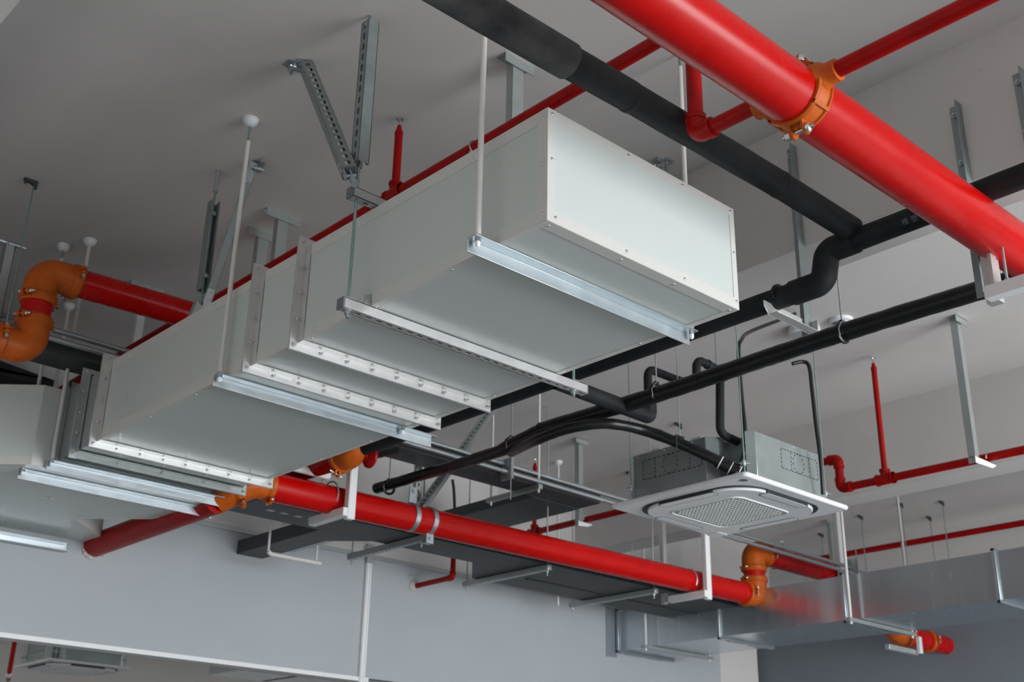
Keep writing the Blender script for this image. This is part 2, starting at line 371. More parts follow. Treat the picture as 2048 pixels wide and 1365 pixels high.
# ================================================================== TRAPEZES UNDER THE DUCT
def trapeze(x0, x1, y, zt, rx, label, rods, sleeve_top, group='angle iron trapezes under the white duct', cups=False, leg=.05):
    t = thing('trapeze_hanger', label, 'hanger', ((x0+x1)/2, y, zt), group)
    g = angle_bar((x0, y+leg, zt), (x1, y+leg, zt), -Y, -Z, leg, leg, .005)
    part('angle_bar', g, ZINC, t, bevel=.0012)
    for x in rx:
        yy = y+leg*.45
        part('threaded_rod', rod((x, yy, zt-.03), (x, yy, ZC), .005), TEAL, t)
        part('sleeve', MB().cyl((x, yy, zt+.012), (x, yy, sleeve_top), .0105, n=16), PVC, t)
        part('nut', MB().hexn((x, yy, zt-.015), Z, .0105, .010).cyl((x, yy, zt+.001), (x, yy, zt+.004), .016, n=14).hexn((x, yy, zt+.004), Z, .0105, .009), ZINC, t)
        part('rod_cap', MB().cyl((x, yy, zt-.024), (x, yy, zt-.014), .0095, n=14).dome((x, yy, zt-.024), -Z, .0095, .011), WHT2, t)
        if cups: part('ceiling_cup', cup(x, yy), WHT, t)
    return t
ZT = 3.475
trapeze(2.285, 3.44, 2.705, ZT, (2.312, 3.425), 'bright angle bar hanger under the front end of the white duct', 2, 4.72)
trapeze(2.335, 3.56, 4.462, ZT, (2.352, 3.36), 'bright angle bar hanger just behind the close pair of duct flanges', 2, 4.665, cups=True)
trapeze(2.335, 3.43, 6.215, EZ0+.03, (2.35, 3.405), 'angle bar hanger at the sheet sleeve, the nearer of the two there', 2, 4.75, cups=True)
trapeze(2.255, 3.43, 6.385, EZ0-.002, (2.268, 3.395), 'angle bar hanger at the sheet sleeve, the farther and lower of the two there', 2, 4.70, cups=True)
t6 = thing('trapeze_hanger', 'bright channel bar under the grey duct elbow at the left edge', 'hanger', (2.5, 7.6, 3.38), 'angle iron trapezes under the white duct')
p6 = A(131, 1106, y=YG-.02)
part('channel_bar', MB().box((1.2, p6.y-.075, p6.z+.045), (p6.x, p6.y, p6.z+.049)).box((1.2, p6.y-.004, p6.z), (p6.x, p6.y, p6.z+.045)).box((1.2, p6.y-.055, p6.z), (p6.x, p6.y, p6.z+.004)), ZINC, t6, bevel=.001)
part('threaded_rod', rod((1.5, YG-.055, p6.z-.02), (1.5, YG-.055, ZC), .005), TEAL, t6)

# ================================================================== SEISMIC BRACES
def tiltplate(m, c, d, s, L, W, t=.004): m.obox(c, d, s, V(d).cross(V(s)), L/2, W/2, t/2)
def hinge(parent, p, arm_dir, side):
    """hinged foot between the ceiling (or a bar) and a brace arm"""
    p = V(p); a = V(arm_dir).normalized(); s = V(side).normalized()
    g = MB(); g.obox(p-Z*.003, s, s.cross(Z), Z, .028, .03, .003).cyl(p, p-Z*.055, .006, n=10).hexn(p-Z*.012, -Z, .013, .012).hexn(p-Z*.03, -Z, .012, .010)
    part('anchor_bolt', g, ZINC, parent)
    h = p-Z*.02+a*.03+s*.03
    g = MB(); g.obox(p-Z*.012+s*.035, s, Z, s.cross(Z), .03, .014, .003); g.lathe(h-s.cross(Z)*.02, s.cross(Z), [(0, .016), (.04, .016)], 14)
    g.cyl(h-s.cross(Z)*.032, h+s.cross(Z)*.032, .006, n=8)
    part('hinge', g, ZINC, parent)
    return h
# brace at the slotted trapeze
zt = 3.475; yt = 3.45
tr = thing('slotted_trapeze', 'slotted channel trapeze with grey end cap and threaded rods under the white duct', 'hanger', (2.9, yt, zt))
part('slotted_channel', slotted((2.27, yt, zt-.041), (3.565, yt, zt-.041), -Z, .041, slot=(.030, .014), pitch=.05, lead=.022), ALU, tr)
part('end_cap', MB().box((2.262, yt-.022, zt-.043), (2.27, yt+.022, zt+.001)), PLAS, tr)
part('end_cap', MB().box((3.565, yt-.022, zt-.043), (3.568, yt+.022, zt+.001)), GALV, tr)
for x in (2.298, 3.50):
    part('threaded_rod', rod((x, yt, zt-.07), (x, yt, ZC), .0062), TEAL, tr)
    part('nut', MB().cyl((x, yt, zt-.046), (x, yt, zt-.041), .016, n=14).hexn((x, yt, zt-.057), Z, .012, .011).obox((x, yt, zt+.003), X, Y, Z, .022, .018, .003), ZINC, tr)
part('clip_angle', MB().box((DX0+.02, yt-.028, zt+.001), (DX0+.05, yt-.024, zt+.0)).prism([(DX0-.034, yt-.022, zt), (DX0-.004, yt-.022, zt), (DX0-.004, yt-.022, zt+.05), (DX0-.034, yt-.022, zt+.035)], (0, .004, 0)).dome((DX0-.018, yt-.022, zt+.018), -Y, .005), ZINC, tr)
zx = 3.912
cs = thing('cross_channel', 'short capped channel crossing over the top of the white duct', 'channel', (2.9, yt, zx))
part('slotted_channel', slotted((2.275, yt+.005, zx), (3.53, yt+.005, zx), -Z, .041, lead=.07), GALV, cs)
part('end_cap', MB().box((2.268, yt-.017, zx-.002), (2.276, yt+.027, zx+.043)), PLAS, cs)
st = solo('rod_stiffener', slotted((2.298-.026, yt-.004, 4.065), (2.298-.026, yt-.004, 4.745), -X, .052, slot=(.034, .013), pitch=.052), GALVP,
          'upright slotted channel clamped around the rod above the white duct', 'channel')
for z in (4.17, 4.62):
    pass
def brace(pa, pb, label, side, back, nm='brace_arm', capd=True, size=.056, anchor=None):
    pa, pb = V(pa), V(pb); d = (pb-pa).normalized()
    t = thing(nm, label, 'brace', pb, None)
    part('slotted_channel', slotted(pa+d*.07, pb-d*.07, back, size, slot=(.030, .021), pitch=.048), GALVP, t)
    hinge(t, anchor or pa, d, side)
    bk = (V(back)-d*V(back).dot(d)).normalized(); s = d.cross(bk).normalized()
    if s.dot(X) > 0: s = -s
    for q, sg in ((pa+d*.09, 1), (pb-d*.09, -1)):
        g = MB(); g.obox(q-bk*.02+s*.024-d*sg*.02, d, bk, s, .055, .018, .002)
        for k in (-.025, .015): g.hexn(q-bk*.02+s*.026+d*k, s, .010, .009)
        part('hinge_plate', g, ZINC, t)
    if capd: part('end_cap', MB().obox(pb-d*.066-bk*size/2, d, bk, s, .004, size/2, size/2), PLAS, t)
    g = MB(); g.cyl(pb-d*.03-bk*.02-s*.02, pb-d*.03-bk*.02+s*.03, .008, n=10); g.obox(pb-d*.035-bk*.02, d, bk, s, .035, .014, .003)
    g.cyl(pb-bk*.02-d*.005, pb-bk*.02+d*.03, .014, n=12)
    part('hinge', g, ZINC, t)
    return t
brace(A(603, 98, x=2.275), A(706, 352, x=2.235), 'slanting slotted brace arm running up left from the short capped channel', Y*-1, (-.5, -1, -.25), anchor=A(583, 128, z=ZC))
brace((4.06, 3.345, ZC), (3.56, 3.45, 3.955), 'brace arm end with hinge showing over the right top edge of the white duct', -X, (0, -1, 0), capd=False)
ra = solo('anchor_bolt', MB().cyl((3.50, 3.45, 4.72), (3.50, 3.45, ZC), .009, n=12).hexn((3.50, 3.45, ZC-.012), Z, .016, .012).cyl((3.50, 3.45, ZC-.004), (3.50, 3.45, ZC), .024, n=16), ZINC,
          'zinc rod coupler at the ceiling above the near right corner of the duct', 'bolt')
# the second brace, further back over the duct
bx, by = 2.44, 5.02
rs = thing('rod_stiffener', 'upright open channel with a rod inside, farther left over the duct', 'channel', (bx, by, 4.0))
pt, pb_ = A(424, 425, y=by), A(405, 590, y=by); bx = (pt.x+pb_.x)/2
part('channel', slotted((bx, by+.02, 4.10), (bx, by+.02, 4.60), Y, .046, slots=False), GALVP, rs)
part('threaded_rod', rod((bx, by, 3.93), (bx, by, ZC), .006), TEAL, rs)
part('coupler', MB().cyl((bx, by, 4.66), (bx, by, ZC), .012, n=12), ZINC, rs)
for z in (4.53, 4.18): part('bolt', MB().hexn((bx, by-.006, z), -Y, .013, .012), ZINC, rs)
part('saddle_plate', MB().prism([(bx-.06, by-.02, 3.915), (bx-.0, by-.03, 3.915), (bx+.02, by-.03, 3.99), (bx-.03, by-.02, 4.03)], (0, .04, 0)), ZINC, rs)
brace(A(517, 326, z=ZC), (bx+.045, by, 3.985), 'slotted brace arm leaning right beside the upright open channel', (-.3, -1, 0), (.95, -.45, -.1), capd=False, size=.040)

# ================================================================== RED BRANCH LINE OVER THE DUCT (x = 2.85)
def elbow_part(parent, a, c, b, r, m, lab=None):
    """cast elbow a-c-b with thicker collars"""
    a, c, b = V(a), V(c), V(b); g = MB(); g.path([a, c, b], r*1.16, bend=min((a-c).length, (b-c).length)*.9, n=22, seg=8)
    for p, q in ((a, c), (b, c)):
        d = (q-p).normalized(); g.cyl(p-d*.004, p+d*r*.55, r*1.27, n=22)
    return part('elbow', g, m, parent, lab)
def tee_part(parent, c, d, r, out=None, m=REDD):
    g = MB(); c = V(c); d = V(d).normalized(); L = r*2.1
    g.cyl(c-d*L, c+d*L, r*1.2, n=22)
    for s in (-1, 1): g.cyl(c+d*s*L, c+d*s*(L-.012), r*1.33, n=22)
    if out is not None: o = V(out).normalized(); g.cyl(c, c+o*r*2.2, r*1.05, n=18); g.cyl(c+o*r*1.7, c+o*r*2.2, r*1.2, n=18)
    return part('tee', g, m, parent)
def sprinkler(parent, p, m=REDD):
    p = V(p); g = MB()
    g.lathe(p-Z*.09, Z, [(0, .021), (.012, .021), (.014, .017), (.04, .012), (.05, .008)], 16)
    part('reducer', g, m, parent)
    g = MB(); g.path([p-Z*.04+X*.007, p-Z*.022+X*.012, p-Z*.006+X*.004], .002, n=6).path([p-Z*.04-X*.007, p-Z*.022-X*.012, p-Z*.006-X*.004], .002, n=6)
    g.cyl(p-Z*.006, p-Z*.003, .019, n=18); g.cyl(p-Z*.04, p-Z*.006, .003, n=8)
    part('sprinkler_head', g, STEEL, parent)
rb = .0275
br = thing('sprinkler_branch_pipe', 'thin red pipe running behind the top edge of the white duct', 'pipe', (2.85, 4, 4.363))
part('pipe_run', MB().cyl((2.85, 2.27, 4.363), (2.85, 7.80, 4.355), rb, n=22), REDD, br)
part('riser', MB().cyl((2.85, 2.21, 3.95), (2.85, 2.21, 4.30), rb, n=22), REDD, br)
elbow_part(br, (2.85, 2.21, 4.30), (2.85, 2.21, 4.363), (2.85, 2.27, 4.363), rb, REDD)
elbow_part(br, (2.85, 2.21, 3.955), (2.85, 2.21, 3.882), (2.85, 2.14, 3.882), rb*1.05, REDD)
part('pipe_run', MB().cyl((2.85, 1.93, 3.882), (2.85, 2.15, 3.882), rb, n=22), REDD, br)
tee_part(br, (2.85, 3.963, 4.363), Y, rb, Z)
part('riser', MB().cyl((2.85, 3.963, 4.40), (2.85, 3.963, 4.70), .0195, n=16), REDD, br)
sprinkler(br, (2.85, 3.963, ZC-.012))
c_ = V((2.85, 3.40, 4.363)); g = MB()
g.path([c_+(X*math.cos(a)*-1+Z*math.sin(a))*(rb+.004)+Y*0 for a in [R(-60)+R(i*24) for i in range(11)]], .0035, n=6)
g.prism([c_+V((-.02, -.006, -.07)), c_+V((.07, -.006, -.035)), c_+V((.07, -.006, -.02)), c_+V((-.03, -.006, -.03))], (0, .012, 0))
part('u_bolt', g, GALV, br)
# branch on the far side of the large pipe
b2 = thing('sprinkler_branch_pipe', 'thin red pipe leaving the large red main towards the upper right corner', 'pipe', (2.85, 1, 3.87))
part('pipe_run', MB().cyl((2.85, 1.68, 3.865), (2.85, -2.0, 3.85), rb, n=22), REDD, b2)
# posts that hang that branch line
def post(x, y, label, wide=.085, b=4.36, vis=ZC):
    t = thing('hanger_post', label, 'hanger', (x, y, b), 'folded steel posts holding the thin red pipe')
    part('post', MB().box((x-.032, y-.02, b), (x-.029, y+.02, ZC-.03)).box((x-.032, y-.022, b), (x+.032, y-.019, ZC-.03)).box((x+.029, y-.02, b), (x+.032, y+.0, ZC-.03)), GALV, t)
    g = MB(); g.box((x-wide, y-.03, ZC-.004), (x+wide, y+.03, ZC)).box((x-wide, y-.032, ZC-.045), (x+wide, y-.028, ZC))
    for s in (-.6, .6): g.hexn((x+wide*s, y, ZC-.004), -Z, .011, .012)
    part('ceiling_plate', g, GALV, t)
    return t
post(2.955, 3.27, 'steel post with ceiling plate behind the white rod near the black pipe', b=4.33)
post(2.985, 5.20, 'wide steel post with bolted ceiling plate, nearer of the two beyond the duct', b=4.33, wide=.11)
post(3.02, 5.46, 'grey steel post with ceiling plate, farther of the two beyond the duct', b=4.33, wide=.10)

# ================================================================== LARGE RED MAIN, TOP RIGHT (along x at y = 1.8)
BY, BZ, BR = 1.80, 3.838, .0985
bp = thing('fire_main_pipe', 'large glossy red main pipe crossing the upper right of the view', 'pipe', (3, BY, BZ))
part('pipe_run', MB().cyl((.4, BY, BZ+.012), (6.5, BY, BZ-.03), BR, n=64), RED, bp)
def coupling(parent, c, ax, r, lug, m=ORG, w=.05, name='pipe_coupling', lab=None):
    c = V(c); ax = V(ax).normalized(); lug = V(lug); lug = (lug-ax*lug.dot(ax)).normalized(); tn = ax.cross(lug).normalized()
    g = MB(); g.lathe(c-ax*w/2, ax, [(0, r+.001), (0, r*1.13), (w*.18, r*1.19), (w*.25, r*1.24), (w*.75, r*1.24), (w*.82, r*1.19), (w, r*1.13), (w, r+.001)], 36)
    for s in (-1, 1):
        for k in (-1, 1):
            q = c+lug*s*(r*1.32)+tn*k*.014; g.obox(q, lug, tn, ax, r*.22, .007, w*.32); g.cyl(q+lug*s*r*.15-tn*.007, q+lug*s*r*.15+tn*.007, w*.32, n=14)
    o = part(name, g, m, parent, lab)
    for s in (-1, 1):
        q = c+lug*s*(r*1.46); hb = MB().cyl(q-tn*.04, q+tn*.05, .006, n=8).dome(q-tn*.022, -tn, .012, .008).hexn(q+tn*.022, tn, .0115, .012)
        part('bolt', hb, STEEL, o)
    return o
cx = 2.85; g = MB(); Wd = .078
c = V((cx, BY, BZ))
g.lathe(c-X*Wd/2, X, [(0, BR+.001), (0, BR*1.13), (.010, BR*1.17), (.014, BR*1.10), (Wd-.014, BR*1.10), (Wd-.010, BR*1.17), (Wd, BR*1.13), (Wd, BR+.001)], 48)
for s in (-1, 1):
    for a in (35, -40):   # cross ribs
        d = Y*s*math.cos(R(a))+Z*math.sin(R(a)); g.obox(c+d*BR*1.13, X, d, X.cross(d), Wd/2, BR*.05, .006)
    g.lathe(c+Y*s*BR*.80+Z*.026, Y*s, [(0, .056), (.026, .050), (.038, .040), (.05, .0375), (.078, .0375), (.080, .030)], 24)
    for tb in (-1, 1):
        q = c+Z*tb*(BR*1.22)+Y*s*.019; g.prism([q+X*.031-Z*tb*.02, q+X*.022+Z*tb*.012, q+X*.008+Z*tb*.03, q-X*.008+Z*tb*.03, q-X*.022+Z*tb*.012, q-X*.031-Z*tb*.02], Y*s*.009)
mt = part('tee_clamp', g, ORG, bp, 'orange cast two-outlet clamp around the red pipe')
for tb in (-1, 1):
    q = c+Z*tb*BR*1.31; part('bolt', MB().cyl(q-Y*.05, q+Y*.062, .0085, n=12).dome(q-Y*.03, -Y, .019, .013, 16).hexn(q+Y*.033, Y, .016, .016), STEEL, mt)
# welded strut bracket that carries it off the beam
def beam_bracket(y, zb, label, ztop, arm, zlow=None, grp='steel angle brackets bolted to the beam face'):
    t = thing('beam_bracket', label, 'bracket', (4.23, y, zb), grp)
    x = 4.233
    part('angle_post', MB().sweep([(0, 0), (.05, 0), (.05, .005), (.005, .005), (.005, .05), (0, .05)], (x, y-.01, zb), (x, y-.01, ztop), Y, -X), GALVP, t, bevel=.001)
    for z in (ztop-.05, ztop-.28):
        part('bolt', MB().hexn((x-.006, y+.018, z), -X, .013, .014).cyl((x-.006, y+.018, z), (x-.03, y+.018, z), .006, n=8), ZINC, t)
    for a, m_, nm in arm: part(nm, a, m_, t, bevel=.0015)
    return t
hb = (4.235, 1.88)
arm = MB().box((4.07, 1.12, 3.60), (4.22, 1.17, 3.60))
qa = A(1974, 590, x=4.12); g1 = MB().box((4.095, 1.30, qa.z-.024), (4.145, qa.y, qa.z+.026))
qb = A(1962, 560, x=4.17); g3 = MB().box((4.145, qa.y-.035, qa.z-.026), (4.185, qa.y+.018, 4.0)).box((4.10, qa.y-.045, qa.z), (4.145, qa.y-.03, 3.95))
g4 = MB().cyl((4.11, qa.y-.09, qa.z), (4.11, qa.y-.09, 3.80), .005, n=8).hexn((4.11, qa.y-.09, qa.z+.026), Z, .011, .009)
bb = beam_bracket(1.90, 3.62, 'welded bracket under the large red pipe at the right edge', 4.505, [(g1, WHTP, 'support_arm'), (g3, ALU, 'inner_post'), (g4, ZINC, 'u_bolt')])
beam_bracket(1.62, 4.15, 'angle post on the beam face cut by the right edge of the photo', 4.53, [])
# bracket of the black pipe
g1 = MB().prism([(3.93, 2.71, 3.70), (4.23, 2.71, 3.70), (4.23, 2.71, 3.76), (3.90, 2.71, 3.76), (3.90, 2.71, 3.735)], (0, .004, 0)).box((3.93, 2.665, 3.70), (4.23, 2.71, 3.704)).box((4.226, 2.665, 3.70), (4.23, 2.71, 3.755))
g2 = MB(); cc = V((3.995, 2.69, 3.79)); rr_ = .056
g2.path([cc+(X*math.cos(a)+Z*math.sin(a))*rr_ for a in [R(-20+i*22) for i in range(11)]], .010, n=8)
beam_bracket(2.71, 3.70, 'long angle post with galvanised arm carrying the insulated black pipe', 4.66, [(g1, ALU, 'support_arm'), (g2, TAPE, 'pipe_clamp')])

# ================================================================== BLACK INSULATED PIPES
def insul(parent, name, pts, r, m, n=28, bend=0, lab=None, wob=.008, step=.12):
    """tube with slightly uneven skin"""
    P = [V(p) for p in pts]; g = MB(); Q = []
    for i in range(len(P)-1):
        L = (P[i+1]-P[i]).length; k = max(1, int(L/step))
        for j in range(k): Q.append(P[i].lerp(P[i+1], j/k))
    Q.append(P[-1])
    g.path(pts, r, bend=bend, n=n) if bend else g.rings(Q, [r*(1+random.uniform(-wob, wob)*1.5) for _ in Q], n, True, wob*.3)
    return part(name, g, m, parent, lab)
p1 = thing('insulated_pipe', 'thick black insulated pipe with dusty front section, top centre', 'pipe', (2.5, 2.31, 3.985))
insul(p1, 'insulation', [(.9, 2.31, 3.965), (2.32, 2.31, 3.975)], .0635, BLKD, lab='grey dusty section')
insul(p1, 'insulation', [(2.30, 2.31, 3.975), (2.62, 2.31, 3.98)], .0560, BLK)
insul(p1, 'insulation', [(2.60, 2.31, 3.98), (3.48, 2.31, 3.985)], .0545, BLK)
insul(p1, 'insulation', [(3.46, 2.31, 3.985), (3.98, 2.31, 3.975)], .0530, BLK)
for x, r in ((2.30, .0600), (2.61, .0562), (3.47, .0552)): part('seam_ring', MB().lathe((x, 2.31, 3.978 if x < 3 else 3.985), X, [(0, r-.006), (.004, r), (.02, r), (.03, r-.006)], 32), BLK, p1)
p2 = thing('insulated_pipe', 'black insulated pipe passing right of the duct with a mitred offset and pale printed marks', 'pipe', (4.0, 4, 3.79))
P2X = 3.99
insul(p2, 'insulation', [(P2X, -1.5, 3.945), (P2X, 2.40, 3.925)], .0475, BLK)
insul(p2, 'insulation', [(P2X, 2.30, 3.925), (P2X, 2.44, 3.925), (P2X, 2.47, 3.79), (P2X, 2.62, 3.79)], .054, BLK, n=24, bend=.05, lab='mitred offset wrapped in foam')
insul(p2, 'insulation', [(P2X, 2.54, 3.79), (P2X, 5.95, 3.79)], .0475, BLK)
insul(p2, 'insulation', [(P2X, 4.06, 3.775), (4.70, 4.06, 3.765), (4.70, 4.06, 3.80)], .042, BLK, bend=.09, lab='branch dropping to the offset of the drain line')
# printed characters on the foam
try:
    tc = bpy.data.curves.new('print', 'FONT'); tc.body = '橡 塑  B1'; tc.size = .030; to = bpy.data.objects.new('tmp', tc); COL.objects.link(to)
    bpy.context.view_layer.update(); me = bpy.data.meshes.new_from_object(to); bpy.data.objects.remove(to)
    s0 = A(1806, 462, x=P2X-.04); ang0 = R(226)
    me2 = bpy.data.meshes.new('printed_marks'); vs = []
    for v in me.vertices:
        a = ang0 - (v.co.y)/.0485; y = s0.y-v.co.x
        vs.append(V((P2X+math.cos(a)*.0492, y, 3.927+math.sin(a)*.0492)))
    me2.from_pydata([v-ORI[p2.name] for v in vs], [], [list(p.vertices) for p in me.polygons]); me2.materials.append(PRT)
    po = bpy.data.objects.new('printed_marks', me2); COL.objects.link(po); po.parent = p2; po['label'] = 'pale printed characters and B1'
except Exception as e: print('text', e)
# wrapped refrigerant line on clevis rods
B3X, B3Z = 4.50, 3.79
p3 = thing('wrapped_pipe_line', 'slim tape-wrapped black pipe line running past the ceiling cassette', 'pipe', (B3X, 4, B3Z))
Q = []; rr_ = []
y = -1.5
while y < 4.70:
    sag = -.012*math.sin((y-2.7)/2.25*PI)**2; Q.append(V((B3X, y, B3Z+sag))); rr_.append(.0425*(1+random.uniform(-.03, .03))); y += .035
part('wrapping', MB().rings(Q, rr_, 22, True, .012), TAPE, p3)
Q = []; rr_ = []; pts = [V((B3X, 4.68, B3Z-.005)), V((4.545, 5.1, 3.76)), V((4.60, 5.6, 3.785)), V((4.64, 6.0, 3.81)), V((4.68, 6.55, 3.835))]
for i in range(len(pts)-1):
    for j in range(10): Q.append(pts[i].lerp(pts[i+1], j/10)); rr_.append((.042 if i < 1 else .036)*(1+random.uniform(-.05, .05)))
part('wrapping', MB().rings(Q, rr_, 18, True, .015), TAPE, p3)
for yy in (.6, 2.71, 3.83, 4.99, 6.35):
    zz = B3Z + (0.02 if yy > 6 else -.02 if 4.9 < yy < 5 else 0); xx = B3X+(.17 if yy > 6 else .04 if yy > 4.9 else 0)
    g = MB().path([V((xx, yy, zz))+(X*math.cos(a)+Z*math.sin(a))*.046 for a in [R(-90+24*i) for i in range(16)]], .009, n=6).box((xx-.012, yy-.008, zz+.04), (xx+.012, yy+.008, zz+.06))
    part('clevis', g, TAPE, p3)
    part('wire_hook', MB().path([(xx, yy-.012, zz+.06), (xx-.03, yy-.012, zz+.035), (xx-.052, yy-.012, zz), (xx-.045, yy-.012, zz-.03)], .003, n=6), ZINC, p3)
    part('hanger_rod', rod((xx, yy, zz+.05), (xx, yy, ZC), .004), ZINC, p3)
# branch hose swinging back to the cassette
hp = [A(1022, 905, y=5.0), A(1075, 880, y=4.62), A(1140, 857, y=4.35), A(1215, 848, y=4.18), A(1290, 862, x=4.72), A(1360, 888, x=4.83), A(1418, 914, x=4.90), A(1450, 931, x=4.96)]
def smooth(P, k=8):
    Q = []
    for i in range(len(P)-1):
        a, b, c, d = P[max(0, i-1)], P[i], P[i+1], P[min(len(P)-1, i+2)]
        for j in range(k):
            t = j/k; Q.append(.5*((2*b)+(c-a)*t+(2*a-5*b+4*c-d)*t*t+(3*b-a-3*c+d)*t**3))
    Q.append(P[-1]); return Q
ho = thing('wrapped_hose', 'black wrapped hose arching from the pipe line into the cassette corner', 'hose', hp[3])
Q = smooth(hp); part('wrapping', MB().rings(Q, [.030*(1+random.uniform(-.04, .04)) for _ in Q], 18, True, .012), TAPE, ho)
e0, e1 = hp[-2], hp[-1]; dd = (e1-e0).normalized()
part('end_sleeve', MB().cyl(e1-dd*.05, e1+dd*.11, .036, n=20), TAPE, ho)
for k in (-.03, .03, .08): part('cable_tie', MB().cyl(e1+dd*k, e1+dd*(k+.005), .0375, n=20), WHT2, ho)
part('clevis', MB().path([hp[5]+V((-.03, 0, -.03)), hp[5]+V((-.03, 0, .04)), hp[5]+V((.03, 0, .04)), hp[5]+V((.03, 0, -.03))], .006, n=6), CABLE, ho)
part('hanger_rod', rod(hp[5]+Z*.04, V((hp[5].x, hp[5].y, ZC)), .003), ZINC, ho)
# drain line with two offsets
Yd = 4.06
pd = thing('drain_pipe', 'narrow black drain line stepping up and over then down into the cassette', 'pipe', (5.0, Yd, 4.0))
q1, q2, q3, q4 = A(1392, 718, y=3.80), A(1440, 742, y=3.80), A(1440, 868, y=3.80), A(1480, 886, y=3.775)
D = [V((4.70, Yd, 3.80)), V((4.70, Yd, 4.045)), V((5.03, Yd, 4.045)), V((q1.x, 3.80, q1.z-.13)), q1, q2, q3, q4]
part('pipe_run', MB().path(D, .0235, bend=.05, n=18), BLK, pd)
part('collar', MB().cyl((4.70, Yd, 3.78), (4.70, Yd, 3.90), .044, n=20), BLK, pd)
part('cable_tie', MB().cyl(q1.lerp(q2, .45), q1.lerp(q2, .52), .028, n=18), CABLE, pd)
# black cables
c1 = [A(1590, 628, z=4.76), A(1560, 640, z=4.66), A(1500, 664, z=4.45), A(1483, 680, y=3.72), A(1477, 705, y=3.70), A(1484, 800, y=3.70), A(1490, 860, y=3.68), A(1488, 905, y=3.68), A(1478, 935, y=3.70), A(1466, 952, y=3.72)]
solo('power_cable', MB().rings(smooth(c1), [.0115]*(len(c1)*8-7), 10), CABLE, 'black cable curving down from the ceiling speaker to the cassette front corner', 'cable')
c2 = [A(1585, 728, y=3.66), A(1605, 724, y=3.63), A(1618, 733, y=3.60), A(1624, 780, y=3.58), A(1632, 850, y=3.57), A(1641, 920, y=3.56), A(1646, 990, y=3.58)]
solo('power_cable', MB().rings(smooth(c2), [.0115]*(len(c2)*8-7), 10), CABLE, 'black cable hanging to the right rear corner of the cassette', 'cable')

